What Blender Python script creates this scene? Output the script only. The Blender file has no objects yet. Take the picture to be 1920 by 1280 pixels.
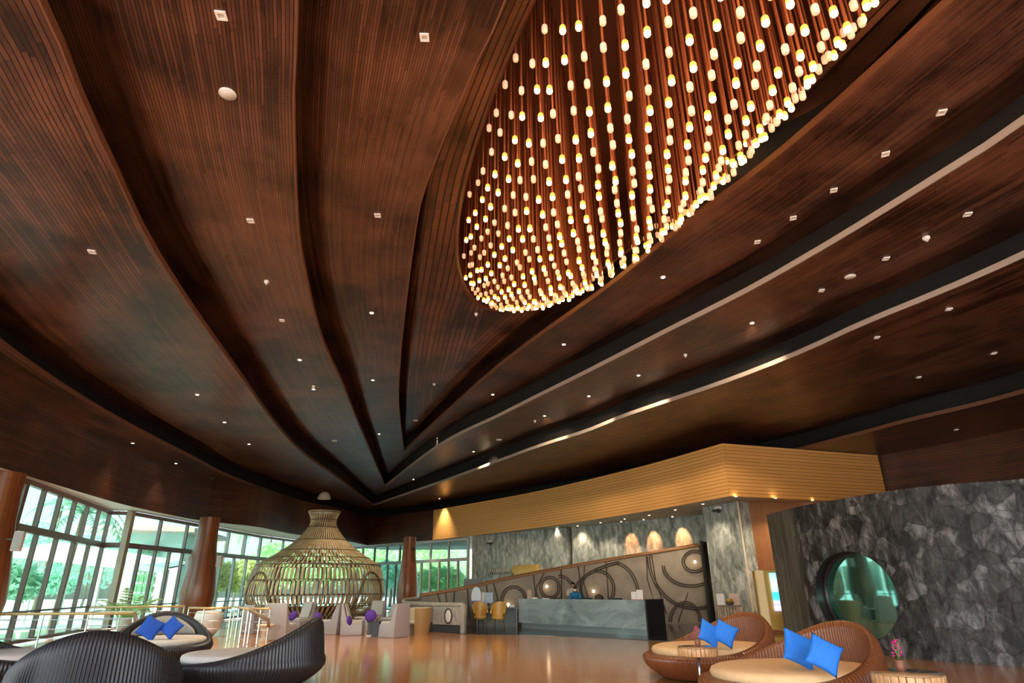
import bpy, bmesh, math, random
from mathutils import Vector, Matrix
random.seed(7)
PI = math.pi
SC = bpy.context.scene
COL = SC.collection

# ------------------------------------------------------------------ camera
FPX, CZ = 1144.0, 1.5                      # focal length in pixels of a 1920x1280 frame, eye height
TH = math.atan(461 / 1144.0)               # pitch up
RO = 0.0095                                # slight roll
ct, st = math.cos(TH), math.sin(TH)


def ray(px, py):
    a, b = (px - 960) / FPX, (640 - py) / FPX
    x, y = a * math.cos(RO) + b * math.sin(RO), -a * math.sin(RO) + b * math.cos(RO)
    return Vector((x, ct - y * st, st + y * ct))


def at(px, py, z):
    r = ray(px, py)
    return r * ((z - CZ) / r.z) + Vector((0, 0, CZ))


def aty(px, py, Y):
    r = ray(px, py)
    return r * (Y / r.y) + Vector((0, 0, CZ))


cam = bpy.data.objects.new('camera', bpy.data.cameras.new('camera'))
COL.objects.link(cam)
cam.data.sensor_width = 36.0
cam.data.lens = 36.0 * FPX / 1920
o_ = ray(960, 640).normalized()
rx_ = (ray(1960, 640) - ray(960, 640)).normalized()
up_ = (ray(960, -360) - ray(960, 640)).normalized()
M = Matrix((rx_, up_, -o_)).transposed().to_4x4()
M.translation = (0, 0, CZ)
cam.matrix_world = M
cam.data.clip_end = 500
SC.camera = cam

# ------------------------------------------------------------------ world, sun, exposure
w = bpy.data.worlds.new('sky')
SC.world = w
w.use_nodes = True
nt = w.node_tree
bg = nt.nodes['Background']
sky = nt.nodes.new('ShaderNodeTexSky')
sky.sky_type = 'NISHITA'
sky.sun_disc = False
sky.sun_elevation = math.radians(50)
sky.sun_rotation = math.radians(200)
sky.air_density = 1.0
sky.dust_density = 3.0
nt.links.new(sky.outputs[0], bg.inputs[0])
bg.inputs[1].default_value = 0.42
sun = bpy.data.objects.new('sun', bpy.data.lights.new('sun', 'SUN'))
COL.objects.link(sun)
sun.data.energy = 5.0
sun.data.angle = 0.02
sun.data.color = (1, .95, .86)
sun.rotation_euler = (math.radians(54), 0, math.radians(-8))
SC.view_settings.view_transform = 'Standard'
SC.view_settings.look = 'None'
SC.view_settings.gamma = 1
SC.view_settings.use_curve_mapping = False
SC.view_settings.exposure = 1.32
SC.cycles.use_denoising = True
SC.cycles.max_bounces = 8
SC.cycles.diffuse_bounces = 5
SC.cycles.transparent_max_bounces = 24
SC.cycles.sample_clamp_indirect = 6


# ------------------------------------------------------------------ materials
def mat(name, col, rough=.5, metal=0., emit=None, es=0., noise=0., nscale=8., bump=0., bscale=60., spec=.5, coat=0., trans=0., dist=.01):
    m = bpy.data.materials.new(name)
    m.use_nodes = True
    n = m.node_tree
    b = n.nodes['Principled BSDF']
    b.inputs['Roughness'].default_value = rough
    b.inputs['Metallic'].default_value = metal
    b.inputs['Specular IOR Level'].default_value = spec
    b.inputs['Coat Weight'].default_value = coat
    b.inputs['Transmission Weight'].default_value = trans
    b.inputs['Base Color'].default_value = (*col, 1)
    if noise:
        tc = n.nodes.new('ShaderNodeTexCoord')
        t = n.nodes.new('ShaderNodeTexNoise')
        t.inputs['Scale'].default_value = nscale
        t.inputs['Detail'].default_value = 6
        n.links.new(tc.outputs['Object'], t.inputs['Vector'])
        r = n.nodes.new('ShaderNodeValToRGB')
        r.color_ramp.elements[0].position = .3
        r.color_ramp.elements[1].position = .7
        r.color_ramp.elements[0].color = (*[c * (1 - noise) for c in col], 1)
        r.color_ramp.elements[1].color = (*[min(1, c * (1 + noise)) for c in col], 1)
        n.links.new(t.outputs[0], r.inputs[0])
        n.links.new(r.outputs[0], b.inputs['Base Color'])
    if bump:
        tc = n.nodes.new('ShaderNodeTexCoord')
        t = n.nodes.new('ShaderNodeTexNoise')
        t.inputs['Scale'].default_value = bscale
        n.links.new(tc.outputs['Object'], t.inputs['Vector'])
        bp = n.nodes.new('ShaderNodeBump')
        bp.inputs['Strength'].default_value = bump
        bp.inputs['Distance'].default_value = dist
        n.links.new(t.outputs[0], bp.inputs['Height'])
        n.links.new(bp.outputs[0], b.inputs['Normal'])
    if emit:
        b.inputs['Emission Color'].default_value = (*emit, 1)
        b.inputs['Emission Strength'].default_value = es
    return m


def math_node(n, op, a=None, b=None):
    k = n.nodes.new('ShaderNodeMath')
    k.operation = op
    for i, v in enumerate((a, b)):
        if v is None:
            continue
        if isinstance(v, (int, float)):
            k.inputs[i].default_value = v
        else:
            n.links.new(v, k.inputs[i])
    return k.outputs[0]


def plank_mat(name, dark, light, groove, pitch=.075, length=2.4, gw=.14, rough=.38, spec=.5, patch=.55, coat=0., grv=.5):
    """planks run along v, counted along u (both in metres)"""
    m = bpy.data.materials.new(name)
    m.use_nodes = True
    n = m.node_tree
    b = n.nodes['Principled BSDF']
    uv = n.nodes.new('ShaderNodeUVMap')
    sp = n.nodes.new('ShaderNodeSeparateXYZ')
    n.links.new(uv.outputs[0], sp.inputs[0])
    u = math_node(n, 'DIVIDE', sp.outputs[0], pitch)
    fl = math_node(n, 'FLOOR', u)
    fr = math_node(n, 'FRACT', u)
    w1 = n.nodes.new('ShaderNodeTexWhiteNoise')
    w1.noise_dimensions = '1D'
    n.links.new(fl, w1.inputs['W'])
    off = math_node(n, 'MULTIPLY', w1.outputs[0], 7.0)
    v = math_node(n, 'ADD', math_node(n, 'DIVIDE', sp.outputs[1], length), off)
    vf = math_node(n, 'FLOOR', v)
    cv = n.nodes.new('ShaderNodeCombineXYZ')
    n.links.new(fl, cv.inputs[0])
    n.links.new(vf, cv.inputs[1])
    w2 = n.nodes.new('ShaderNodeTexWhiteNoise')
    w2.noise_dimensions = '2D'
    n.links.new(cv.outputs[0], w2.inputs['Vector'])
    # grain + large patches of age
    mp = n.nodes.new('ShaderNodeMapping')
    mp.inputs['Scale'].default_value = (10, .7, 1)
    n.links.new(uv.outputs[0], mp.inputs[0])
    g = n.nodes.new('ShaderNodeTexNoise')
    g.inputs['Scale'].default_value = 2.2
    g.inputs['Detail'].default_value = 5
    n.links.new(mp.outputs[0], g.inputs['Vector'])
    tc = n.nodes.new('ShaderNodeTexCoord')
    pt = n.nodes.new('ShaderNodeTexNoise')
    pt.inputs['Scale'].default_value = .55
    pt.inputs['Detail'].default_value = 6
    pt.inputs['Roughness'].default_value = .62
    n.links.new(tc.outputs['Object'], pt.inputs['Vector'])
    a1 = math_node(n, 'MULTIPLY', w2.outputs[0], .42)
    a2 = math_node(n, 'MULTIPLY', g.outputs[0], .22)
    pr = n.nodes.new('ShaderNodeMapRange')
    pr.inputs[1].default_value, pr.inputs[2].default_value = .36, .64
    pr.inputs[3].default_value, pr.inputs[4].default_value = -patch * .5, patch * .7
    n.links.new(pt.outputs[0], pr.inputs[0])
    s = math_node(n, 'ADD', math_node(n, 'ADD', a1, a2), pr.outputs[0])
    mx = n.nodes.new('ShaderNodeMix')
    mx.data_type = 'RGBA'
    mx.inputs['A'].default_value = (*dark, 1)
    mx.inputs['B'].default_value = (*light, 1)
    n.links.new(s, mx.inputs['Factor'])
    e1 = math_node(n, 'GREATER_THAN', fr, gw)
    ex = math_node(n, 'FRACT', v)
    e2 = math_node(n, 'GREATER_THAN', ex, .009 / length)
    ee = math_node(n, 'MULTIPLY', e1, e2)
    m2 = n.nodes.new('ShaderNodeMix')
    m2.data_type = 'RGBA'
    m2.inputs['A'].default_value = (*groove, 1)
    n.links.new(ee, m2.inputs['Factor'])
    n.links.new(mx.outputs['Result'], m2.inputs['B'])
    n.links.new(m2.outputs['Result'], b.inputs['Base Color'])
    bp = n.nodes.new('ShaderNodeBump')
    bp.inputs['Strength'].default_value = grv
    bp.inputs['Distance'].default_value = .012
    n.links.new(ee, bp.inputs['Height'])
    n.links.new(bp.outputs[0], b.inputs['Normal'])
    b.inputs['Roughness'].default_value = rough
    b.inputs['Specular IOR Level'].default_value = spec
    b.inputs['Coat Weight'].default_value = coat
    b.inputs['Coat Roughness'].default_value = .25
    return m


def stone_mat(name, cols, cell=(1.6, 1.6), vein=.5, rough=.45, crack=False, bump=.6, stretch=(1, 1, 1), pos=(.30, .50, .72), voro=.22, warp=.35):
    m = bpy.data.materials.new(name)
    m.use_nodes = True
    n = m.node_tree
    b = n.nodes['Principled BSDF']
    uv = n.nodes.new('ShaderNodeUVMap')
    mp = n.nodes.new('ShaderNodeMapping')
    mp.inputs['Scale'].default_value = stretch
    n.links.new(uv.outputs[0], mp.inputs[0])
    nz = n.nodes.new('ShaderNodeTexNoise')
    nz.inputs['Scale'].default_value = cell[0]
    nz.inputs['Detail'].default_value = 9
    nz.inputs['Roughness'].default_value = .68
    nz.inputs['Distortion'].default_value = vein
    n.links.new(mp.outputs[0], nz.inputs['Vector'])
    fac = nz.outputs[0]
    vo = n.nodes.new('ShaderNodeTexVoronoi')
    vo.inputs['Scale'].default_value = cell[1]
    wp = n.nodes.new('ShaderNodeVectorMath')
    wp.operation = 'MULTIPLY_ADD'
    wn = n.nodes.new('ShaderNodeTexNoise')
    wn.inputs['Scale'].default_value = 2.5
    wn.inputs['Detail'].default_value = 4
    n.links.new(uv.outputs[0], wn.inputs['Vector'])
    n.links.new(wn.outputs[1], wp.inputs[0])
    wp.inputs[1].default_value = (warp, warp, 0)
    n.links.new(uv.outputs[0], wp.inputs[2])
    n.links.new(wp.outputs[0], vo.inputs['Vector'])
    sep = n.nodes.new('ShaderNodeSeparateColor')
    n.links.new(vo.outputs['Color'], sep.inputs[0])
    fac = math_node(n, 'ADD', math_node(n, 'MULTIPLY', fac, 1.02 - voro), math_node(n, 'MULTIPLY', sep.outputs[0], voro))
    r = n.nodes.new('ShaderNodeValToRGB')
    e = r.color_ramp.elements
    e[0].position, e[0].color = pos[0], (*cols[0], 1)
    e[1].position, e[1].color = pos[2], (*cols[2], 1)
    k = e.new(pos[1])
    k.color = (*cols[1], 1)
    n.links.new(fac, r.inputs[0])
    out = r.outputs[0]
    h = fac
    if crack:
        ve = n.nodes.new('ShaderNodeTexVoronoi')
        ve.feature = 'DISTANCE_TO_EDGE'
        ve.inputs['Scale'].default_value = cell[1]
        n.links.new(wp.outputs[0], ve.inputs['Vector'])
        cr = n.nodes.new('ShaderNodeMapRange')
        cr.inputs[1].default_value, cr.inputs[2].default_value = -.05, .05
        n.links.new(ve.outputs[0], cr.inputs[0])
        mx = n.nodes.new('ShaderNodeMix')
        mx.data_type = 'RGBA'
        mx.inputs['A'].default_value = (*[c * .8 for c in cols[0]], 1)
        n.links.new(cr.outputs[0], mx.inputs['Factor'])
        n.links.new(out, mx.inputs['B'])
        out = mx.outputs['Result']
        h = math_node(n, 'ADD', math_node(n, 'MULTIPLY', cr.outputs[0], .12), math_node(n, 'ADD', math_node(n, 'MULTIPLY', sep.outputs[1], .35), math_node(n, 'MULTIPLY', nz.outputs[0], 1.6)))
    n.links.new(out, b.inputs['Base Color'])
    bp = n.nodes.new('ShaderNodeBump')
    bp.inputs['Strength'].default_value = bump
    bp.inputs['Distance'].default_value = .06
    n.links.new(h, bp.inputs['Height'])
    n.links.new(bp.outputs[0], b.inputs['Normal'])
    b.inputs['Roughness'].default_value = rough
    return m


def glass_mat(name, tint, refl=.08):
    m = bpy.data.materials.new(name)
    m.use_nodes = True
    n = m.node_tree
    n.nodes.remove(n.nodes['Principled BSDF'])
    o = n.nodes['Material Output']
    t = n.nodes.new('ShaderNodeBsdfTransparent')
    t.inputs[0].default_value = (*tint, 1)
    g = n.nodes.new('ShaderNodeBsdfGlossy')
    g.inputs['Roughness'].default_value = .02
    x = n.nodes.new('ShaderNodeMixShader')
    x.inputs[0].default_value = refl
    n.links.new(t.outputs[0], x.inputs[1])
    n.links.new(g.outputs[0], x.inputs[2])
    n.links.new(x.outputs[0], o.inputs[0])
    return m


CEIL = plank_mat('dark_ceiling_planks', (.028, .010, .006), (.238, .096, .050), (.004, .002, .001), pitch=.165, gw=.17, rough=.32, spec=.5)
FASC = plank_mat('dark_fascia_planks', (.040, .013, .006), (.16, .055, .024), (.012, .004, .002), pitch=.11, gw=.12, rough=.45)
CANO = plank_mat('golden_canopy_planks', (.80, .38, .10), (.95, .52, .17), (.40, .16, .035), pitch=.135, length=60, gw=.16, rough=.45, patch=.15)
PANL = plank_mat('brown_panel', (.20, .075, .025), (.36, .15, .055), (.16, .06, .02), pitch=.3, length=4, gw=.03, rough=.4, patch=.2)
FLOOR = plank_mat('polished_floor', (.50, .21, .066), (.66, .30, .10), (.32, .12, .04), pitch=.6, length=1.2, gw=.012, rough=.12, spec=.6, patch=.15, coat=.35, grv=0.)
DSTONE = mat('dark_polished_stone', (.030, .030, .033), .12, noise=.3)
RECESS = mat('recess_shade_black', (.012, .008, .006), .8)  # near black: shade of the ceiling recesses is put into this colour
LIP = mat('pale_trim', (.42, .34, .29), .6)
LIPW = mat('wood_trim', (.17, .07, .035), .5)
WHITE = mat('white_paint', (.80, .80, .78), .5)
RSTONE = stone_mat('grey_green_marble', ((.09, .105, .096), (.34, .365, .34), (.78, .80, .77)), cell=(2.6, .8), vein=.9, rough=.35, stretch=(1.5, .6, 1), voro=.08, bump=.05)
CSTONE = stone_mat('rough_slate', ((.012, .013, .015), (.062, .066, .069), (.34, .35, .38)), cell=(3.2, 2.7), vein=.5, rough=.22, crack=True, bump=1.0, pos=(.38, .53, .74), stretch=(1.3, .6, 1), voro=.17, warp=.22)
BARK = stone_mat('streaked_slate', ((.022, .020, .017), (.10, .092, .075), (.34, .32, .27)), cell=(1.0, .3), vein=.8, rough=.4, stretch=(7, .55, 1), bump=.5, pos=(.34, .52, .78))
GLASS = glass_mat('green_tinted_glass', (.60, .745, .695), .05)
FRAME = mat('brown_frame', (.16, .11, .10), .4)
FRAMEG = mat('grey_frame', (.30, .31, .32), .4)
STEEL = mat('steel', (.62, .64, .65), .25, .9)
GOLD = mat('gold_rail', (.62, .44, .20), .35, .3)
BLACK = mat('black', (.012, .012, .014), .35)
DKGREY = mat('dark_grey', (.05, .05, .055), .5)


# ------------------------------------------------------------------ mesh building
class MB:
    def __init__(self):
        self.v, self.f, self.mi, self.uv, self.sm = [], [], [], {}, []

    def face(self, ids, m=0, uv=None, smooth=False):
        if uv:
            self.uv[len(self.f)] = uv
        self.f.append(tuple(ids))
        self.mi.append(m)
        self.sm.append(smooth)

    def quad(self, a, b, c, d, m=0, uv=None):
        i = len(self.v)
        self.v += [Vector(p) for p in (a, b, c, d)]
        self.face((i, i + 1, i + 2, i + 3), m, uv)

    def poly(self, pts, m=0, uv=None):
        i = len(self.v)
        self.v += [Vector(p) for p in pts]
        self.face(range(i, i + len(pts)), m, uv)

    def box(self, c, s, m=0, rz=0., taper=1.):
        cx, cy, cz = c
        i = len(self.v)
        for dz in (-.5, .5):
            k = taper if dz > 0 else 1.
            for dx, dy in ((-.5, -.5), (.5, -.5), (.5, .5), (-.5, .5)):
                x, y = dx * s[0] * k, dy * s[1] * k
                self.v.append(Vector((cx + x * math.cos(rz) - y * math.sin(rz), cy + x * math.sin(rz) + y * math.cos(rz), cz + dz * s[2])))
        for q in ((0, 3, 2, 1), (4, 5, 6, 7), (0, 1, 5, 4), (1, 2, 6, 5), (2, 3, 7, 6), (3, 0, 4, 7)):
            self.face([i + k for k in q], m)

    def prism(self, pts, z0, z1, m=0, mtop=None, mbot=None):
        n = len(pts)
        i = len(self.v)
        self.v += [Vector((p[0], p[1], z0)) for p in pts] + [Vector((p[0], p[1], z1)) for p in pts]
        L = 0
        for k in range(n):
            a, b = pts[k], pts[(k + 1) % n]
            d = math.hypot(b[0] - a[0], b[1] - a[1])
            self.face((i + k, i + (k + 1) % n, i + n + (k + 1) % n, i + n + k), m, [(z0, L), (z0, L + d), (z1, L + d), (z1, L)])
            L += d
        self.face([i + n + k for k in range(n)], m if mtop is None else mtop, [(p[0], p[1]) for p in pts])
        self.face([i + k for k in reversed(range(n))], m if mbot is None else mbot, [(p[0], p[1]) for p in reversed(pts)])

    def ring_strip(self, rings, m=0, closed=True, cap0=False, cap1=False, smooth=True):
        """rings: list of equally long point lists"""
        n = len(rings[0])
        i = len(self.v)
        for r in rings:
            self.v += [Vector(p) for p in r]
        for a in range(len(rings) - 1):
            for k in range(n if closed else n - 1):
                k2 = (k + 1) % n
                self.face((i + a * n + k, i + a * n + k2, i + (a + 1) * n + k2, i + (a + 1) * n + k), m, None, smooth)
        if cap0:
            self.face([i + k for k in reversed(range(n))], m)
        if cap1:
            j = i + (len(rings) - 1) * n
            self.face([j + k for k in range(n)], m)

    def lathe(self, prof, c=(0, 0, 0), n=24, m=0, cap0=True, cap1=True, smooth=True):
        rings = [[(c[0] + r * math.cos(2 * PI * k / n), c[1] + r * math.sin(2 * PI * k / n), c[2] + z) for k in range(n)] for r, z in prof]
        self.ring_strip(rings, m, True, cap0, cap1, smooth)

    def tube(self, pts, r, n=8, m=0, closed=False, caps=True):
        pts = [Vector(p) for p in pts]
        rings = []
        N = len(pts)
        prev = None
        for i, p in enumerate(pts):
            a = pts[i - 1] if (i > 0 or closed) else p
            b = pts[(i + 1) % N] if (i < N - 1 or closed) else p
            t = (b - a)
            t = t.normalized() if t.length > 1e-9 else Vector((0, 0, 1))
            if prev is None:
                u = t.cross(Vector((0, 0, 1)))
                if u.length < 1e-3:
                    u = t.cross(Vector((1, 0, 0)))
            else:
                u = prev - t * prev.dot(t)
            u = u.normalized()
            prev = u
            v = t.cross(u)
            rr = r[i] if isinstance(r, (list, tuple)) else r
            rings.append([p + (u * math.cos(2 * PI * k / n) + v * math.sin(2 * PI * k / n)) * rr for k in range(n)])
        if closed:
            rings.append(rings[0])
        self.ring_strip(rings, m, True, caps and not closed, caps and not closed)

    def sphere(self, c, r, m=0, n=16, k=9, sz=1.):
        prof = [(r * math.sin(PI * i / k) + 1e-4, -r * sz * math.cos(PI * i / k)) for i in range(k + 1)]
        self.lathe(prof, c, n, m)

    def build(self, name, mats, parent=None, loc=None, normals=True):
        me = bpy.data.meshes.new(name)
        org = Vector(loc) if loc is not None else Vector((0, 0, 0))
        if parent is not None and loc is None and parent.get('_w'):
            org = Vector(parent['_w'])
        me.from_pydata([tuple(p - org) for p in self.v], [], self.f)
        if not isinstance(mats, (list, tuple)):
            mats = [mats]
        for q in mats:
            me.materials.append(q)
        me.polygons.foreach_set('material_index', self.mi)
        me.polygons.foreach_set('use_smooth', self.sm)
        if self.uv:
            ul = me.uv_layers.new(name='UVMap')
            for fi, u in self.uv.items():
                for li, c in zip(me.polygons[fi].loop_indices, u):
                    ul.data[li].uv = c
        me.update()
        if normals and not self.uv:
            bm = bmesh.new()
            bm.from_mesh(me)
            bmesh.ops.recalc_face_normals(bm, faces=bm.faces)
            bm.to_mesh(me)
            bm.free()
        o = bpy.data.objects.new(name, me)
        COL.objects.link(o)
        if loc is not None:
            o.location = org
        if parent is not None:
            o.parent = parent
        return o


def bevel(o, wd=.02, seg=2):
    b = o.modifiers.new('bevel', 'BEVEL')
    b.width = wd
    b.segments = seg
    b.limit_method = 'ANGLE'
    for p in o.data.polygons:
        p.use_smooth = True
    b.harden_normals = False
    return o


def tag(o, label, cat, group=None):
    o['label'] = label
    o['category'] = cat
    if group:
        o['group'] = group
    return o


def thing(name, label, cat, loc=(0, 0, 0), rz=0., group=None, world=False):
    o = bpy.data.objects.new(name, None)
    COL.objects.link(o)
    o.empty_display_size = .1
    o.location = loc
    o.rotation_euler = (0, 0, rz)
    tag(o, label, cat, group)
    if world:
        o['_w'] = tuple(loc)
    return o


def struct(name, mb, m, parent=None, label=None):
    o = mb.build(name, m, parent)
    if parent is None:
        o['kind'] = 'structure'
    if label:
        o['label'] = label
    return o


def dup(root, loc, rz=None, label=None, group=None):
    r = root.copy()
    COL.objects.link(r)
    r.location = loc
    if rz is not None:
        r.rotation_euler = (0, 0, rz)
    if label:
        r['label'] = label
    if group:
        r['group'] = group
    for ch in list(root.children):
        c = ch.copy()
        COL.objects.link(c)
        c.parent = r
        for g in ch.children:
            d = g.copy()
            COL.objects.link(d)
            d.parent = c
    return r


def crom(pts, n):
    """Catmull-Rom through pts, resampled to n+1 points of equal arc length"""
    P = [Vector(p) for p in pts]
    P = [P[0] * 2 - P[1]] + P + [P[-1] * 2 - P[-2]]
    out = []
    for i in range(1, len(P) - 2):
        for k in range(16):
            t = k / 16
            a, b, c, d = P[i - 1:i + 3]
            out.append(.5 * ((2 * b) + (c - a) * t + (2 * a - 5 * b + 4 * c - d) * t * t + (3 * b - a - 3 * c + d) * t ** 3))
    out.append(P[-2])
    L = [0]
    for a, b in zip(out, out[1:]):
        L.append(L[-1] + (b - a).length)
    res, j = [], 0
    for k in range(n + 1):
        s = L[-1] * k / n
        while j < len(L) - 2 and L[j + 1] < s:
            j += 1
        q = (s - L[j]) / max(1e-9, L[j + 1] - L[j])
        res.append(out[j].lerp(out[j + 1], min(1, max(0, q))))
    return res


# ------------------------------------------------------------------ levels of the stepped ceiling
S = 1.35
ZF = 1.5 + 2.30 * S        # underside of the fascia
Z = [1.5 + 3.80 * S, 1.5 + 4.25 * S, 1.5 + 4.70 * S, 1.5 + 5.15 * S, 1.5 + 5.60 * S]


def edge(pts, z, ext):
    return [at(x, y, z) for x, y in pts] + [Vector((x, y, z)) for x, y in ext]


NC = 70
fascL = crom([at(x, y, ZF) for x, y in ((689, 1022), (643, 1013), (551, 1001), (480, 987), (379, 976), (246, 949), (97, 906), (0, 876))] + [Vector((-12.4, 8, ZF)), Vector((-10.5, 0, ZF)), Vector((-8.5, -8, ZF))], NC)
cornerF = fascL[0]
fascR = crom([cornerF] + [Vector((cornerF.x + (15.4 - cornerF.x) * k / 6, cornerF.y + (26.6 - cornerF.y) * k / 6, ZF)) for k in range(1, 7)] + [Vector((18.3, 21.0, ZF)), Vector((20, 10, ZF)), Vector((20, 0, ZF)), Vector((19, -8, ZF))], NC)


def lift(c, z):
    return [Vector((p.x, p.y, z)) for p in c]


F0 = (lift(fascL, Z[0]), lift(fascR, Z[0]))
tip0 = (690, 973)
E0 = (crom(edge([tip0, (560, 940), (433, 896), (367, 863), (257, 808), (147, 746), (0, 647)], Z[0], [(-10, 8.5), (-8, 0), (-6, -8)]), NC),
      crom(edge([tip0, (812, 962), (1100, 918), (1400, 866), (1590, 821), (1698, 792), (1920, 737)], Z[0], [(16, 10), (17, 0), (16.5, -8)]), NC))
E1 = (crom(edge([(700, 948), (632, 896), (569, 852), (514, 794), (441, 694), (367, 592), (312, 511), (262, 427), (208, 312), (161, 215), (114, 101), (72, 0)], Z[1], [(-4.2, 1), (-3, -3.5), (-2, -8)]), NC),
      crom(edge([(700, 948), (846, 898), (1000, 842), (1100, 810), (1176, 780), (1352, 721), (1500, 664), (1617, 611), (1920, 483)], Z[1], [(11.4, 4), (12.6, -2), (13, -8)]), NC))
E2 = (crom(edge([(722, 912), (678, 812), (640, 720), (602, 636), (573, 525), (557, 427), (548, 201), (553, 0)], Z[2], [(-1.2, 1), (.2, -3.5), (1.5, -8)]), NC),
      crom(edge([(722, 912), (823, 837), (934, 782), (1000, 749), (1100, 700), (1250, 624), (1400, 549), (1535, 473), (1644, 408), (1786, 320), (1920, 233)], Z[2], [(8.6, 3), (9.6, -3), (10, -8)]), NC))
E3 = (crom(edge([(757, 847), (747, 760), (750, 669), (757, 595), (778, 430), (795, 353), (835, 249), (900, 97), (945, 0)], Z[3], [(1.6, 1), (2.6, -3.5), (3.5, -8)]), NC),
      crom(edge([(757, 847), (890, 727), (1000, 640), (1134, 545), (1300, 412), (1420, 325), (1550, 217), (1790, 0)], Z[3], [(6.9, 2), (7.8, -3), (8, -8)]), NC))
LEV = [E0, E1, E2, E3]
LT = .12

# chandelier opening (an ellipse on the uppermost tier)
CHC, CHA, CHB, CHP, CHD = Vector((2.03, 8.50, 0)), 7.85, 2.33, -1.262, 1.75
ca_, sa_ = math.cos(CHP), math.sin(CHP)


def ell(t, k=1., z=0.):
    u, v = CHA * k * math.cos(t), CHB * k * math.sin(t)
    return Vector((CHC.x + u * ca_ - v * sa_, CHC.y + u * sa_ + v * ca_, z))


def tier(mb, outer, inner, zin, s_curve=.16, rise=.30, ext=.9, dist_uv=False, flip=False, zlow=None):
    n = len(outer)
    W = sum((a - b).length for a, b in zip(outer, inner)) / n
    M_ = 26
    grid = []
    for i in range(n):
        a, b = outer[i], inner[i]
        d = (a - b)
        d.z = 0
        dn = d.normalized() if d.length > .05 else Vector((0, 0, 0))
        row = []
        wid = d.length
        ls = [-ext / max(wid, 1.5)] + [k / M_ for k in range(M_ + 1)]
        for s in ls:
            if s < 0:
                p = a + dn * ext
                z = zin + rise
            else:
                p = a.lerp(b, s)
                z = zin + (rise * (1 - s / s_curve) ** 2 if s < s_curve else 0)
            u = (wid * s if dist_uv else W * s)
            row.append((Vector((p.x, p.y, z)), u))
        grid.append(row)
    L = 0
    base = len(mb.v)
    m = len(grid[0])
    for row in grid:
        mb.v += [p for p, u in row]
    ref = outer if not dist_uv else outer
    for i in range(n - 1):
        dl = (ref[i + 1] - ref[i]).length
        for j in range(m - 1):
            ids = (base + i * m + j, base + i * m + j + 1, base + (i + 1) * m + j + 1, base + (i + 1) * m + j)
            uv = [(grid[i][j][1] + 40, L), (grid[i][j + 1][1] + 40, L), (grid[i + 1][j + 1][1] + 40, L + dl), (grid[i + 1][j][1] + 40, L + dl)]
            if flip:
                ids, uv = ids[::-1], uv[::-1]
            mb.face(ids, 0, uv, True)
        # closing wall of the recess, behind the lip; its shade is in the colour
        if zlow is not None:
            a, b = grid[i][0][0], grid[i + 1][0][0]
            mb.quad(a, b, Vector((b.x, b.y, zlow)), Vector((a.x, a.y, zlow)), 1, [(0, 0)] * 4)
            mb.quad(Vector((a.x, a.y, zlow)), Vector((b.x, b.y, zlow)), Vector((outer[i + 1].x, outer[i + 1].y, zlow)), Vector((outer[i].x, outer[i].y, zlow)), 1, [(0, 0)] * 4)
        L += dl


cmb = MB()
for h in (0, 1):
    # L0: from fascia to first lip
    tier(cmb, F0[h], E0[h], Z[0], s_curve=.02, rise=0., ext=.05, flip=bool(h))
    for k in (1, 2, 3):
        tier(cmb, lift(LEV[k - 1][h], 0), LEV[k][h], Z[k], s_curve=.22 if k > 1 else .12, zlow=Z[k - 1] + LT, flip=bool(h))
    # uppermost tier, around the chandelier opening
    tipE = lift([E3[h][0]], Z[4])[0]
    ts = [PI - 0, 0]
    far = ell(PI, 1.02, Z[4])
    sgn = 1 if h == 0 else -1
    pts = [tipE.lerp(far, k / 6) for k in range(6)] + [ell(PI + sgn * PI * k / 24, 1.02, Z[4]) for k in range(25)] + [ell(0, 1.02, Z[4]) + Vector((.6, -2, 0)), Vector((6.3 if h else 5.7, -8, Z[4]))]
    INN = pts
    # resample linearly by arc length
    LL = [0]
    for a, b in zip(pts, pts[1:]):
        LL.append(LL[-1] + (b - a).length)
    rs, j = [], 0
    NN = NC * 2
    for k in range(NN + 1):
        s_ = LL[-1] * k / NN
        while j < len(LL) - 2 and LL[j + 1] < s_:
            j += 1
        rs.append(pts[j].lerp(pts[j + 1], min(1, (s_ - LL[j]) / max(1e-9, LL[j + 1] - LL[j]))))
    o3 = crom(lift(LEV[3][h], 0), NN)
    tier(cmb, o3, rs, Z[4], s_curve=.22, zlow=Z[3] + LT, dist_uv=True, flip=bool(h))
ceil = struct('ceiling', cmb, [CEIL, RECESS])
ceil['label'] = 'dark wooden plank ceiling in nested leaf shaped tiers'

# lips: thin upright edge of every tier
for k in range(4):
    for h in (0, 1):
        lm = MB()
        c = LEV[k][h]
        for a, b in zip(c, c[1:]):
            d = (b - a).normalized()
            nrm = Vector((-d.y, d.x, 0)) * (.03 if h == 0 else -.03)
            A, B = a - Vector((0, 0, .005)), b - Vector((0, 0, .005))
            T = Vector((0, 0, LT + .01))
            lm.quad(A, B, B + T, A + T)
            lm.quad(A + nrm, B + nrm, B + T + nrm, A + T + nrm)
            lm.quad(A, B, B + nrm, A + nrm)
            lm.quad(A + T, B + T, B + T + nrm, A + T + nrm)
        struct('trim_%d' % (k * 2 + h + 1), lm, LIP if (h == 1 and k in (1, 2)) else LIPW)

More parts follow.
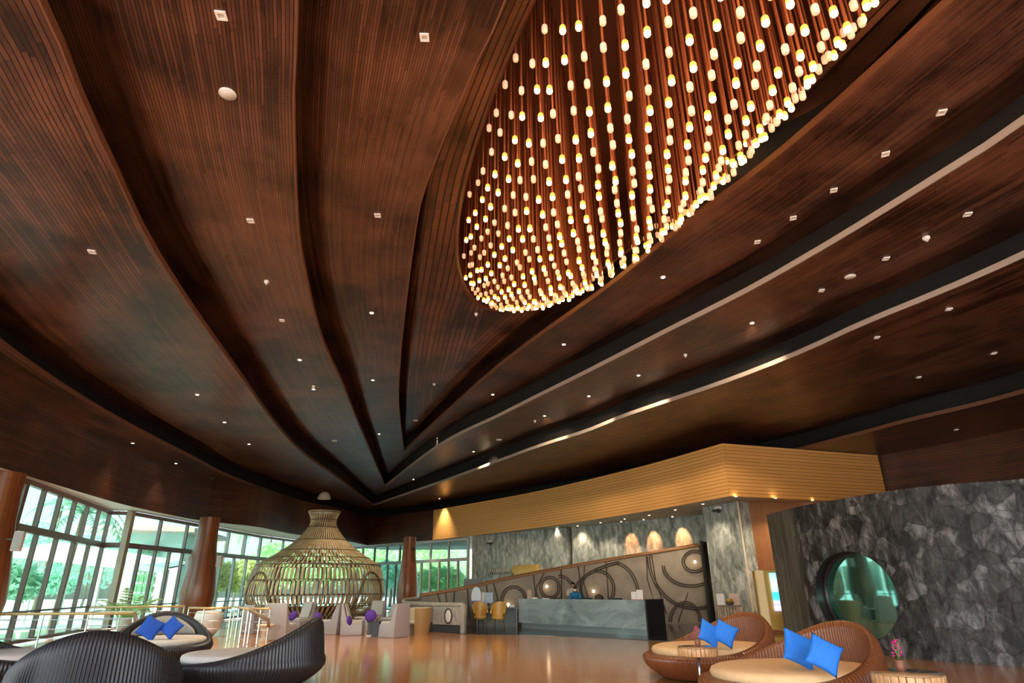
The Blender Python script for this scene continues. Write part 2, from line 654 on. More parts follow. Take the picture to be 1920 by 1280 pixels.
# ceiling void over the chandelier
vm = MB()
NE = 72
rings = [[ell(2 * PI * k / NE, 1.02, Z[4] - .02) for k in range(NE)], [ell(2 * PI * k / NE, 1.02, Z[4] + 1.6) for k in range(NE)]]
vm.ring_strip(rings, 0, True, False, False)
vm.ring_strip([[ell(2 * PI * k / NE, 1.05, Z[4] - .03) for k in range(NE)], [ell(2 * PI * k / NE, 1.02, Z[4] - .03) for k in range(NE)], [ell(2 * PI * k / NE, 1.02, Z[4] + .05) for k in range(NE)]], 0, True)
vm.poly([ell(2 * PI * k / NE, 1.02, Z[4] + 1.6) for k in range(NE)], 0)
struct('ceiling_recess', vm, mat('dark_red_recess', (.09, .028, .015), .5), None, 'dark oval ceiling recess the pendant lamps hang from')

# ------------------------------------------------------------------ fascia, walls, floor
def wall_strip(curve, z0, z1, thick, side, mats, umode='h'):
    """a wall following a curve; planks are counted along the height"""
    mb = MB()
    L = 0
    for a, b in zip(curve, curve[1:]):
        d = (b - a)
        dl = d.length
        d = d.normalized()
        nn = Vector((-d.y, d.x, 0)) * thick * side
        a0, b0, a1, b1 = [Vector((p.x, p.y, z)) for z in (z0, z1) for p in (a, b)]
        uv = [(z0, L), (z0, L + dl), (z1, L + dl), (z1, L)] if umode == 'h' else [(L, z0), (L + dl, z0), (L + dl, z1), (L, z1)]
        mb.quad(a0, b0, b1, a1, 0, uv)
        mb.quad(a0 + nn, b0 + nn, b1 + nn, a1 + nn, 0, uv)
        mb.quad(a0, b0, b0 + nn, a0 + nn, len(mats) - 1, uv)
        mb.quad(a1, b1, b1 + nn, a1 + nn, 0, uv)
        L += dl
    for p, d in ((curve[0], curve[1] - curve[0]), (curve[-1], curve[-1] - curve[-2])):
        d = d.normalized()
        nn = Vector((-d.y, d.x, 0)) * thick * side
        q = Vector((p.x, p.y, z0))
        r_ = Vector((p.x, p.y, z1))
        mb.quad(q, q + nn, r_ + nn, r_, 0, [(z0, 0), (z0, thick), (z1, thick), (z1, 0)])
    return mb


struct('wall_left', wall_strip(fascL, ZF, Z[0] + .02, .25, -1, [FASC, WHITE]), [FASC, WHITE])
kR = [i for i, p in enumerate(fascR) if p.x <= 15.3][-1]
struct('wall_back', wall_strip(fascR[:kR + 1], ZF, Z[0] + .02, .25, 1, [FASC, WHITE]), [FASC, WHITE])
struct('wall_right', wall_strip(fascR[kR:], 0, Z[0] + .02, .25, 1, [FASC, FASC]), [FASC, FASC])

# floor
fm = MB()
fx0, fx1, fy0, fy1 = -20, 20, -8, 53
fm.quad((fx0, fy0, 0), (fx1, fy0, 0), (fx1, fy1, 0), (fx0, fy1, 0), 0, [(fy0, fx0), (fy0, fx1), (fy1, fx1), (fy1, fx0)])
fm.quad((fx0, fy0, -.3), (fx1, fy0, -.3), (fx1, fy1, -.3), (fx0, fy1, -.3), 0, [(0, 0)] * 4)
for a, b in (((fx0, fy0), (fx1, fy0)), ((fx1, fy0), (fx1, fy1)), ((fx1, fy1), (fx0, fy1)), ((fx0, fy1), (fx0, fy0))):
    fm.quad((*a, -.3), (*b, -.3), (*b, 0), (*a, 0), 0, [(0, 0)] * 4)
struct('floor', fm, FLOOR)

# dark stone dais under the reception
dm = MB()
dais = [at(872, 1189, 0), at(1040, 1192, 0), at(1160, 1197, 0), at(1262, 1203, 0), Vector((9.3, 20.6, 0)), Vector((9.5, 30, 0)), Vector((-2.5, 42, 0)), Vector((-5.2, 30, 0)), Vector((-3.2, 25.2, 0))]
dm.prism(dais, .0, .012)
struct('floor_reception', dm, DSTONE)

# reception stone wall, pillar, brown panel
RW0, RW1 = Vector((-2.7, 41.4, 0)), Vector((9.3, 29.4, 0))


def flat_wall(p, q, z0, z1, th, m, name, umode='v', back=(0, 0)):
    mb = wall_strip([Vector((p[0], p[1], 0)), Vector((q[0], q[1], 0))], z0, z1, th, 1, [m], umode)
    return struct(name, mb, [m])


flat_wall(RW0, RW0.lerp(RW1, .47), 0, ZF, .4, RSTONE, 'wall_reception')
flat_wall(RW0.lerp(RW1, .492), RW1, 0, ZF, .4, RSTONE, 'wall_reception_east')
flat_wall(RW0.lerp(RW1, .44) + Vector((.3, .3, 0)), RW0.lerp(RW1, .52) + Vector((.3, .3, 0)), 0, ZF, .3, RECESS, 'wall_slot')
PL, PR = at(1317, 951, ZF), at(1382, 939, ZF)
PL, PR = Vector((PL.x, PL.y, 0)), Vector((PR.x, PR.y, 0))
pm = MB()
dpl = (PR - PL).normalized()
npl = Vector((-dpl.y, dpl.x, 0)) * .9
wP = (PR - PL).length
for a, b, L in ((PL, PR, 0), (PR, PR + npl, wP), (PR + npl, PL + npl, 0), (PL + npl, PL, 0)):
    d = (b - a).length
    pm.quad((a.x, a.y, 0), (b.x, b.y, 0), (b.x, b.y, ZF), (a.x, a.y, ZF), 0, [(L, 0), (L + d, 0), (L + d, ZF), (L, ZF)])
struct('wall_pillar', pm, [RSTONE], None, 'grey green marble pillar beside the reception')
tb = MB()
tb.box((PR.x, PR.y, ZF / 2), (.06, .06, ZF - .01))
struct('trim_9', tb, mat('cream_edge', (.72, .62, .5), .5))
bw = MB()
x0 = PR.x + .1
bw.box(((x0 + 16) / 2, PR.y + .35, ZF / 2), (16 - x0, .2, ZF))
bwv = wall_strip([Vector((x0, PR.y + .2, 0)), Vector((15.6, PR.y + .2, 0))], 0, ZF, .2, 1, [PANL], 'v')
struct('wall_panel', bwv, [PANL], None, 'brown wood panelled wall behind the display kiosk')

# golden slatted canopy over the reception
cf = crom([at(x, y, ZF) for x, y in ((811, 1012), (1000, 990), (1200, 960), (1368, 930))], 20)
crt = Vector((15.6, 26.1, ZF))
ZC = Z[0] - .02
cb = MB()
plan = [(p.x, p.y) for p in cf] + [(crt.x, crt.y), (12, 27.5), (1.2, 39.2), (-4.0, 45.2)]
cb.prism(plan, ZF, ZC, 0, 0, 1)
struct('ceiling_canopy', cb, [CANO, mat('canopy_soffit', (.46, .40, .31), .5)], None, 'golden slatted wooden canopy over the reception')

# ------------------------------------------------------------------ curved slate wall with round window
ZS = 3.5
cw = [at(x, y, ZS) for x, y in ((1437, 965), (1490, 951), (1560, 938), (1630, 926), (1700, 916), (1810, 905), (1920, 897))]
cw = crom([Vector((p.x, p.y, 0)) for p in cw] + [Vector((12.4, 10.2, 0)), Vector((14.6, 8.6, 0)), Vector((18, 7, 0))], 120)
LCW = [0]
for a, b in zip(cw, cw[1:]):
    LCW.append(LCW[-1] + (b - a).length)


def on_wall(l, z, d=0.):
    """point on the curved wall at length l, height z, d metres into the room; the wall leans back a little"""
    j = max(i for i in range(len(LCW) - 1) if LCW[i] <= max(0, l))
    p = cw[j].lerp(cw[j + 1], (l - LCW[j]) / (LCW[j + 1] - LCW[j]))
    t = (cw[j + 1] - cw[j]).normalized()
    nn = Vector((t.y, -t.x, 0))
    if nn.dot(-p) < 0:
        nn = -nn
    q = p + nn * d
    return Vector((q.x, q.y, z))


def wall_hit(px, py):
    r = ray(px, py)
    best = None
    for j in range(len(cw) - 1):
        a, b = cw[j], cw[j + 1]
        # solve a + u(b-a) = t r (xy)
        dx, dy = b.x - a.x, b.y - a.y
        det = dx * (-r.y) + dy * r.x
        if abs(det) < 1e-9:
            continue
        u = (-a.x * -r.y - a.y * r.x) / det
        t = (dx * -a.y + dy * a.x) / det
        if 0 <= u <= 1 and t > 0 and (best is None or t < best[2]):
            best = (LCW[j] + u * (LCW[j + 1] - LCW[j]), CZ + r.z * t, t)
    return best


hl, hz, _ = wall_hit(1606, 1116)
ra = (wall_hit(1685, 1120)[0] - wall_hit(1531, 1112)[0]) / 2
hl = (wall_hit(1685, 1120)[0] + wall_hit(1531, 1112)[0]) / 2
rb = (wall_hit(1606, 1032)[1] - wall_hit(1606, 1202)[1]) / 2
hz = (wall_hit(1606, 1032)[1] + wall_hit(1606, 1202)[1]) / 2
sm_ = MB()
NL, NZ = 150, 40
hole = MB()


def gridpt(l, z):
    return on_wall(l, z)


LEND = LCW[-1] - .01
NP = 64
# radial patch around the hole, out to a rectangle
R1, R2 = 1.35, 1.35
rect = (hl - ra * R1, hl + ra * R1, max(.0, hz - rb * R2), min(ZS, hz + rb * R2))


def rectpt(t):
    c, s = math.cos(t), math.sin(t)
    kx = (rect[1] - hl) / abs(c) if c > 1e-9 else ((hl - rect[0]) / abs(c) if c < -1e-9 else 1e9)
    kz = (rect[3] - hz) / abs(s) if s > 1e-9 else ((hz - rect[2]) / abs(s) if s < -1e-9 else 1e9)
    k = min(kx, kz)
    return hl + c * k, hz + s * k


angs = sorted([2 * PI * k / NP for k in range(NP)] + [math.atan2(z - hz, l - hl) % (2 * PI) for l in rect[:2] for z in rect[2:]])
for a, b in zip(angs, angs[1:] + [angs[0] + 2 * PI]):
    for q in range(6):
        def mixp(t, f):
            l0, z0_ = hl + ra * math.cos(t), hz + rb * math.sin(t)
            l1, z1_ = rectpt(t)
            return l0 + (l1 - l0) * f, z0_ + (z1_ - z0_) * f
        c4 = [mixp(a, q / 6), mixp(a, (q + 1) / 6), mixp(b, (q + 1) / 6), mixp(b, q / 6)]
        sm_.quad(*[on_wall(*c) for c in c4], 0, c4)


def patch(l0, l1, z0, z1, m=0):
    n = max(1, int((l1 - l0) / .15))
    k = max(1, int((z1 - z0) / .25))
    for i in range(n):
        for j in range(k):
            c4 = [(l0 + (l1 - l0) * (i + di) / n, z0 + (z1 - z0) * (j + dj) / k) for di, dj in ((0, 0), (1, 0), (1, 1), (0, 1))]
            sm_.quad(*[on_wall(*c) for c in c4], m, c4)


LBK = min(rect[0] - .05, wall_hit(1516, 1100)[0])
patch(0, LBK, 0, ZS, 1)
patch(LBK, rect[0], 0, ZS)
patch(rect[1], LEND, 0, ZS)
if rect[2] > 0:
    patch(rect[0], rect[1], 0, rect[2])
patch(rect[0], rect[1], rect[3], ZS)
for i in range(100):
    l0, l1 = LEND * i / 100, LEND * (i + 1) / 100
    uvq = [(l0, ZS), (l1, ZS), (l1, ZS + .4), (l0, ZS + .4)]
    sm_.quad(on_wall(l0, ZS), on_wall(l1, ZS), on_wall(l1, ZS, -.45), on_wall(l0, ZS, -.45), 0, uvq)
    sm_.quad(on_wall(l0, 0, -.45), on_wall(l1, 0, -.45), on_wall(l1, ZS, -.45), on_wall(l0, ZS, -.45), 0, uvq)
sm_.quad(on_wall(0, 0), on_wall(0, 0, -.45), on_wall(0, ZS, -.45), on_wall(0, ZS), 0, [(0, 0), (.45, 0), (.45, ZS), (0, ZS)])
struct('wall_slate', sm_, [CSTONE, BARK], None, 'dark rough slate wall curving around the right side')
# round window: reveal, glass
wr = bpy.data.objects.new('window_1', None)
COL.objects.link(wr)
wr['kind'] = 'structure'
wr['label'] = 'round green glass porthole window in the slate wall'
rv = MB()
rv.ring_strip([[on_wall(hl + ra * math.cos(2 * PI * k / 64), hz + rb * math.sin(2 * PI * k / 64), d) for k in range(64)] for d in (.015, -.34)], 0)
rv.ring_strip([[on_wall(hl + ra * f * math.cos(2 * PI * k / 64), hz + rb * f * math.sin(2 * PI * k / 64), d) for k in range(64)] for f, d in ((1.0, -.22), (.95, -.22), (.95, -.30))], 0)
rv.build('reveal', BLACK, wr)
gm = MB()
pc0, pe1, pe2 = on_wall(hl, hz, -.30), on_wall(hl + ra, hz, -.25), on_wall(hl - ra, hz, -.25)
pt_ = (pe1 - pe2).normalized()
gm.poly([pc0 + pt_ * ((pe1 - pe2).length / 2 * 1.02) * math.cos(2 * PI * k / 64) + Vector((0, 0, rb * 1.02 * math.sin(2 * PI * k / 64))) for k in range(64)])
tg = mat('teal_mirror_glass', (.010, .075, .060), .03, spec=1.0)
tg.node_tree.nodes['Principled BSDF'].inputs['Specular Tint'].default_value = (.55, 1, .9, 1)
tg.node_tree.nodes['Principled BSDF'].inputs['IOR'].default_value = 2.6
gm.build('pane', tg, wr)

# ------------------------------------------------------------------ windows
WN = [1]


def window(p, q, zt, zs, n_low, n_up, posts=(), fr=FRAME, pw=.09, door=True, z0=.12):
    WN[0] += 1
    root = bpy.data.objects.new('window_%d' % WN[0], None)
    COL.objects.link(root)
    root['kind'] = 'structure'
    d = (q - p)
    L = d.length
    dn = d.normalized()
    rz = math.atan2(dn.y, dn.x)
    f = MB()

    def bar(s, za, zb, wdt):
        c = p + dn * s
        f.box((c.x, c.y, (za + zb) / 2), (wdt, .14, zb - za), 0, rz)

    def hbar(z, h, s0=0, s1=L):
        c = p + dn * ((s0 + s1) / 2)
        f.box((c.x, c.y, z), (s1 - s0, .16, h), 0, rz)
    hbar(zt - .06, .14)
    hbar(zs, .20)
    hbar(z0, .10)
    for k in range(n_low + 1):
        bar(L * k / n_low, z0, zs, pw if 0 < k < n_low else pw * 1.6)
    for k in range(n_up + 1):
        bar(L * k / n_up, zs, zt, pw if 0 < k < n_up else pw * 1.6)
    hbar(.95, .05)
    f.build('window_frame', fr, root)
    g = MB()
    c = p + dn * (L / 2)
    g.box((c.x, c.y, (zt + z0) / 2), (L, .012, zt - z0), 0, rz)
    g.build('glass', GLASS, root)
    return root


def xy(px, py, z):
    v = at(px, py, z)
    return Vector((v.x, v.y, 0))


G0, G1, G2, G3 = xy(52, 897, ZF), xy(207, 957, ZF), xy(247, 958, ZF), xy(490, 1003, ZF)
Gm = Vector((-13.4, 8.0, 0))
ZT = 3.25
window(Gm, G0, ZF - .03, ZT, 6, 6)
window(G0, G1, ZF - .03, ZT, 5, 6)
window(G1, G2, ZF - .03, ZT, 1, 1)
Gk = G2.lerp(G3, .52)
window(G2, Gk, ZF - .03, ZT, 6, 3)
Gc = Vector((-13.0, 51.6, 0))
window(Gk, G3, ZF - .03, ZT, 4, 3, fr=FRAMEG)
window(G3, Gc, ZF - .03, ZT, 5, 5, fr=FRAMEG)
Gb = RW0 + Vector((-.3, .9, 0))
window(Gc, Gc.lerp(Gb, .58), ZF - .03, ZT, 8, 5, fr=FRAMEG)
window(Gc.lerp(Gb, .58), Gb, ZF - .03, ZT, 6, 3, fr=mat('pale_frame', (.62, .63, .64), .4))
post = MB()
post.box((G2.x, G2.y, ZF / 2), (.24, .24, ZF - .02))
struct('trim_10', post, mat('beige_post', (.36, .29, .22), .5))
# white soffit between fascia and glass
so = MB()
gl = [Vector((-10.2, -8.5, 0)), Gm, G0, G1, G2, Gk, G3, Gc]
NS = 60
fl_ = list(reversed(fascL))
LG = [0]
for a, b in zip(gl, gl[1:]):
    LG.append(LG[-1] + (b - a).length)


def onpoly(P, LL, s):
    j = max(i for i in range(len(LL) - 1) if LL[i] <= s + 1e-9)
    return P[j].lerp(P[j + 1], (s - LL[j]) / (LL[j + 1] - LL[j]))


for i in range(NS):
    f0, f1 = i / NS, (i + 1) / NS
    a, b = fl_[int(f0 * NC)], fl_[int(f1 * NC)]
    # nearest by parameter of y
    c, d = onpoly(gl, LG, f0 * LG[-1]), onpoly(gl, LG, f1 * LG[-1])
    so.quad((a.x, a.y, ZF + .012), (b.x, b.y, ZF + .012), (d.x, d.y, ZF + .012), (c.x, c.y, ZF + .012))
c2 = [Gc, Gb]
for i in range(10):
    a, b = fascR[int(i * 3)], fascR[int((i + 1) * 3)]
    c, d = Gc.lerp(Gb, i / 10), Gc.lerp(Gb, (i + 1) / 10)
    so.quad((a.x, a.y, ZF + .012), (b.x, b.y, ZF + .012), (d.x, d.y, ZF + .012), (c.x, c.y, ZF + .012))
struct('trim_11', so, WHITE)
# roof slab so that no sky comes through over the ceiling
rf = MB()
rf.prism([(-22, -8), (22, -8), (22, 57), (-22, 57)], 11.6, 11.9)
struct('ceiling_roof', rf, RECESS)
up = MB()  # unseen outer walls and attic floor, added to keep sky light out
for a, b in zip(gl, gl[1:]):
    up.quad((a.x, a.y, ZF), (b.x, b.y, ZF), (b.x, b.y, 11.6), (a.x, a.y, 11.6))
up.quad((Gc.x, Gc.y, ZF), (Gc.x + 2, 56, ZF), (Gc.x + 2, 56, 11.6), (Gc.x, Gc.y, 11.6))
up.quad((Gc.x + 2, 56, ZF), (22, 56, ZF), (22, 56, 11.6), (Gc.x + 2, 56, 11.6))
up.poly([(Gc.x, Gc.y, ZF + .03), (Gb.x, Gb.y, ZF + .03), (22, 18, ZF + .03), (22, 56, ZF + .03), (Gc.x + 2, 56, ZF + .03)])
up.quad((20.6, 50, 0), (20.6, -8, 0), (20.6, -8, 11.6), (20.6, 50, 11.6))
up.quad((-12, -8, Z[1]), (20.6, -8, Z[1]), (20.6, -8, 11.6), (-12, -8, 11.6))
struct('wall_sky_block', up, mat('outer_render', (.6, .58, .54), .8))


# ================================================================== pendant lamps of the big chandelier
ROD = mat('copper_tube', (.38, .11, .042), .35, .3)
LITB = mat('amber_glass_lit', (.9, .5, .15), .3, emit=(1, .36, .03), es=.8)
LITC = mat('lamp_core_lit', (1, .8, .4), .3, emit=(1, .56, .15), es=9)
PALB = mat('frosted_glass', (.85, .62, .5), .35, emit=(1, .50, .27), es=.24)
PALC = mat('frosted_glass_end', (.8, .55, .4), .4, emit=(1, .45, .2), es=.2)


def pend_parts(lit):
    b = MB()
    n = 12
    b.lathe([(.040, .03), (.044, .05), (.044, .105), (.036, .125), (.012, .13)], n=n, m=0, cap0=False)
    b.lathe([(.044, .05), (.043, .02), (.036, .004), (.020, 0)], n=n, m=0 if not lit else 1, cap0=False, cap1=True)
    s_ = b.build('lamp_glass', [LITB, LITC] if lit else [PALB, PALC])
    r = MB()
    r.lathe([(.016, .0), (.016, 1.0)], n=6)
    q = r.build('tube', ROD)
    return s_, q


def pend_root(lit, loc, zr):
    pass


spots = []
sp_ = .305
row = 0
ny = int(2 * CHA / (sp_ * .88)) + 1
for i in range(-ny, ny + 1):
    for j in range(-16, 17):
        u = i * sp_ * .88
        v = (j + (.5 if i % 2 else 0)) * sp_
        r2 = (u / CHA) ** 2 + (v / CHB) ** 2
        if r2 > .985:
            continue
        q = math.sqrt(r2)
        z = Z[4] - .10 - CHD * (1 - q ** 2.6) + random.uniform(-.05, .05)
        x = CHC.x + u * ca_ - v * sa_ + random.uniform(-.03, .03)
        y = CHC.y + u * sa_ + v * ca_ + random.uniform(-.03, .03)
        spots.append((Vector((x, y, z)), (i + j) % 2 == 0))


def in_view(p, mg=20):
    d = p - Vector((0, 0, CZ))
    zc = d.dot(o_)
    if zc < .3:
        return None
    x, y = 960 + FPX * d.dot(rx_) / zc, 640 - FPX * d.dot(up_) / zc
    return zc if -mg < x < 1920 + mg and -mg < y < 1280 + mg else None


vis = sorted([(in_view(p), k) for k, (p, l) in enumerate(spots) if in_view(p)])
first = {k for _, k in vis[:300]}
seen = {k for _, k in vis}
protos = {}
st_ = {True: MB(), False: MB()}
for k, (p, lit) in enumerate(spots):
    zr = Z[4] + 1.58
    if k in first:
        if lit not in protos:
            g, t_ = pend_parts(lit)
            root = thing('pendant_lamp', 'amber glowing pendant lamp on a copper tube in the oval chandelier' if lit else 'pale frosted pendant lamp on a copper tube in the oval chandelier', 'pendant lamp', p, 0, 'glowing amber pendant lamps' if lit else 'pale frosted pendant lamps')
            g.parent = root
            t_.parent = root
            t_.location = (0, 0, .125)
            protos[lit] = root
            t_.scale = (1, 1, zr - p.z - .125)
        else:
            r = dup(protos[lit], p)
            for c in r.children:
                if c.name.startswith('tube'):
                    c.scale = (1, 1, zr - p.z - .125)
    else:
        b = st_[lit]
        o = (p.x, p.y, p.z)
        b.lathe([(.044, .05), (.044, .105), (.012, .13)], o, 8, 0, False, False)
        b.lathe([(.044, .05), (.036, .004), (.020, 0)], o, 8, 1, False, True)
        b.lathe([(.016, .125), (.016, zr - p.z)], o, 5, 2, False, False)
for lit in (True, False):
    o = st_[lit].build('pendant_lamps', [LITB, LITC, ROD] if lit else [PALB, PALC, ROD], normals=False)
    o['kind'] = 'stuff'
    tag(o, 'amber glowing pendant lamps crowding the far end of the oval chandelier' if lit else 'pale frosted pendant lamps crowding the far end of the oval chandelier', 'pendant lamps')

# ================================================================== ceiling fittings
RIM = mat('white_fitting', (.86, .84, .80), .5)
LENS = mat('unlit_lens', (.55, .53, .50), .3)
HOT = mat('lit_lamp', (1, .9, .7), .3, emit=(1, .80, .52), es=14)


def flush(px, py, lev):
    z = Z[lev] if isinstance(lev, int) else lev
    return at(px, py, z)


def sq_light(px, py, lev, label):
    p = flush(px, py, lev)
    t = thing('recessed_light', label, 'ceiling light', p, math.radians(random.uniform(-25, -10) if px > 900 else random.uniform(0, 20)), 'square unlit ceiling lights')
    b = MB()
    s, i_ = .062, .04
    for z0 in (-.012,):
        b.box((0, s - .013, z0), (2 * s, .026, .024))
        b.box((0, -s + .013, z0), (2 * s, .026, .024))
        b.box((s - .013, 0, z0), (.026, 2 * s - .052, .024))
        b.box((-s + .013, 0, z0), (.026, 2 * s - .052, .024))
    b.build('frame', RIM, t)
    c = MB()
    c.box((0, 0, -.005), (2 * s - .05, 2 * s - .05, .01))
    c.build('lens', LENS, t)
    return t


SQ = [
    (415, 28, 2, 'small square white ceiling light above the big round speaker at top left'),
    (470, 413, 2, 'small square white ceiling light below the big round speaker at upper left'),
    (529, 600, 2, 'small square white ceiling light just under the small round detector at left'),
    (796, 69, 3, 'small square white ceiling light on the reddish tier left of the chandelier, upper one'),
    (708, 403, 3, 'small square white ceiling light on the reddish tier left of the chandelier, lower one'),
    (173, 471, 1, 'lone small square white ceiling light on the wide tier at far left'),
    (1765, 210, 3, 'square ceiling light in the row right of the chandelier, uppermost of five'),
    (1660, 288, 3, 'square ceiling light in the row right of the chandelier, second from the top'),
    (1563, 356, 3, 'square ceiling light in the row right of the chandelier, middle of five'),
    (1487, 408, 3, 'square ceiling light in the row right of the chandelier, second from the bottom'),
    (1420, 453, 3, 'square ceiling light in the row right of the chandelier, lowest of five'),
    (1814, 401, 2, 'square ceiling light in the row beside the round speaker at right, uppermost of three'),
    (1661, 484, 2, 'square ceiling light in the row just above right of the white round speaker'),
    (1540, 544, 2, 'square ceiling light in the row just below left of the white round speaker'),
    (1779, 579, 1, 'square ceiling light under the long pale trim at right, uppermost of four'),
    (1644, 632, 1, 'square ceiling light under the long pale trim at right, nearest to the trim'),
    (1863, 662, 1, 'square ceiling light at the right edge of the tier under the pale trim'),
    (1722, 707, 1, 'square ceiling light above the dark step by the right wall, lowest of its tier'),
    (1793, 805, 0, 'single square ceiling light on the lowest strip by the right wall'),
]
for a in SQ:
    sq_light(*a)


def disc(px, py, lev, r, name, label, cat, dome=False):
    p = flush(px, py, lev)
    t = thing(name, label, cat, p)
    b = MB()
    if dome:
        b.lathe([(r * .9, 0), (r, -.02), (r * .9, -.05), (r * .5, -.075), (.01, -.08)], n=20)
    else:
        b.lathe([(r, 0), (r, -.02), (r * .88, -.03)], n=28, cap0=True, cap1=False)
    b.build('housing' if dome else 'rim', RIM, t)
    c = MB()
    if dome:
        c.lathe([(r * .4, -.07), (r * .35, -.10), (.01, -.11)], n=14)
        c.build('sensor', LENS, t)
    else:
        c.lathe([(r * .9, -.012), (r * .88, -.026), (.01, -.028)], n=28)
        c.build('grille', mat('grille_white', (.74, .73, .71), .6) if 'grille_white' not in bpy.data.materials else bpy.data.materials['grille_white'], t)


disc(427, 175, 2, .115, 'ceiling_speaker', 'large round white ceiling speaker at upper left', 'speaker')
disc(1594, 518, 2, .115, 'ceiling_speaker', 'large round white ceiling speaker at right above the pale trim', 'speaker')
disc(936, 824, 2, .125, 'ceiling_speaker', 'round white ceiling speaker above the canopy, right of the ceiling points', 'speaker')
disc(627, 826, 2, .125, 'ceiling_speaker', 'round white ceiling speaker left of the ceiling points', 'speaker')
disc(779, 788, 4, .125, 'ceiling_speaker', 'round white ceiling speaker inside the innermost ceiling point', 'speaker')
disc(500, 526, 2, .055, 'smoke_detector', 'small round white smoke detector on the left tier', 'smoke detector', True)
disc(1736, 444, 2, .07, 'smoke_detector', 'round white smoke detector between the square lights at right', 'smoke detector', True)
disc(893, 587, 4, .055, 'smoke_detector', 'small smoke detector under the chandelier tip', 'smoke detector', True)
disc(814, 719, 4, .055, 'smoke_detector', 'small smoke detector inside the innermost leaf', 'smoke detector', True)
disc(1285, 664, 2, .055, 'smoke_detector', 'small smoke detector beside the upper pale trim', 'smoke detector', True)
disc(1003, 788, 2, .055, 'smoke_detector', 'small smoke detector beside the lit lamp above the canopy', 'smoke detector', True)
disc(588, 723, 2, .055, 'smoke_detector', 'small smoke detector touching a lit lamp on the left tier', 'smoke detector', True)


def lit_light(px, py, lev, label, e=70, aim=None, size=70, r=.068):
    p = flush(px, py, lev)
    t = thing('downlight', label, 'ceiling light', p, 0, 'lit round downlights')
    b = MB()
    b.lathe([(r, 0), (r, -.015), (r * .72, -.02), (r * .66, -.002)], n=16, cap0=False, cap1=False)
    b.build('rim', RIM, t)
    c = MB()
    c.lathe([(r * .70, -.004), (r * .6, -.018), (.01, -.022)], n=16)
    c.build('lamp', HOT, t)
    if e:
        l = bpy.data.lights.new('beam', 'SPOT')
        l.energy = e
        l.color = (1, .80, .55)
        l.spot_size = math.radians(size)
        l.spot_blend = .8
        l.shadow_soft_size = .06
        lo = bpy.data.objects.new('beam', l)
        COL.objects.link(lo)
        lo.parent = t
        lo.location = (0, 0, -.06)
        if aim is not None:
            lo.rotation_euler = (Vector(aim) - p).to_track_quat('-Z', 'Y').to_euler()
    return t


LIT = [
    (562, 674, 2, 'glowing downlight on the left tier, upper one of two'), (588, 729, 2, 'glowing downlight on the left tier beside a detector'),
    (697, 586, 3, 'glowing downlight on the ridged tier left of the chandelier, upper one'), (699, 712, 3, 'glowing downlight on the ridged tier left of the chandelier, middle one'),
    (711, 813, 3, 'glowing downlight on the blue grey point of the ceiling leaf'),
    (370, 739, 1, 'glowing downlight on the wide left tier with a halo, uppermost of three'), (421, 791, 1, 'glowing downlight on the wide left tier, middle of three'),
    (467, 832, 1, 'glowing downlight on the wide left tier, lowest of three'),
    (249, 830, 0, 'glowing downlight on the strip over the left windows, first from the left'), (330, 868, 0, 'glowing downlight on the strip over the left windows, second from the left'),
    (395, 897, 0, 'glowing downlight over the left column, lighting the planks'),
    (1243, 519, 3, 'glowing downlight right under the long side of the chandelier'), (1057, 645, 3, 'glowing downlight below the tip of the chandelier'),
    (1410, 605, 2, 'glowing downlight between the two pale trims, uppermost of four'), (1197, 703, 2, 'glowing downlight between the two pale trims, second from the top'),
    (1104, 742, 2, 'glowing downlight between the two pale trims, third from the top'), (1021, 779, 2, 'glowing downlight between the two pale trims, lowest of four'),
    (924, 739, 3, 'glowing downlight with a soft halo right of the innermost point'), (821, 821, 3, 'glowing downlight close to the innermost ceiling point'),
    (888, 846, 2, 'glowing downlight left of a round speaker above the canopy'), (775, 898, 2, 'glowing downlight beside the second ceiling point'),
    (824, 934, 1, 'glowing downlight just above the left end of the golden canopy'), (752, 957, 1, 'glowing downlight by the corner where the fascias meet'),
]
for i, a in enumerate(LIT):
    p = at(a[0], a[1], Z[a[2]])
    cano = {888: (1.5, 36), 1021: (3.2, 33), 1104: (5.0, 29.5), 1197: (6.8, 25.5), 1410: (9.5, 23.2)}
    if a[0] in cano:
        lit_light(*a, e=300, aim=(*cano[a[0]], 5.0), size=58)
    elif a[0] == 395:
        lit_light(*a, e=420, aim=(p.x - 1.5, p.y, 4.6), size=44)
    else:
        lit_light(*a, e=40 if a[0] in (249, 330) else (90 if a[0] == 752 else 380), aim=(p.x, p.y, 0), size=80)

# lamps under the canopy
CANL = [(1380, 928, 'first'), (1318, 942, 'second'), (1266, 953, 'third'), (1217, 963, 'fourth'), (1171, 970, 'fifth'), (1126, 977, 'sixth'), (1083, 983, 'seventh'), (1044, 988, 'eighth'), (1005, 993, 'ninth')]
for i, (x, y, nm) in enumerate(CANL):
    p = at(x, y + 2, ZF)
    lit_light(x, y + 2, ZF, 'small downlight under the golden canopy edge, %s from the corner' % nm, e=60, size=110, r=.07)
for x, y, lb in ((1454, 933, 'small downlight under the canopy before the brown panel'), (1523, 937, 'small downlight under the canopy where it meets the slate wall')):
    lit_light(x, y, ZF, lb, e=110, size=120, r=.07)
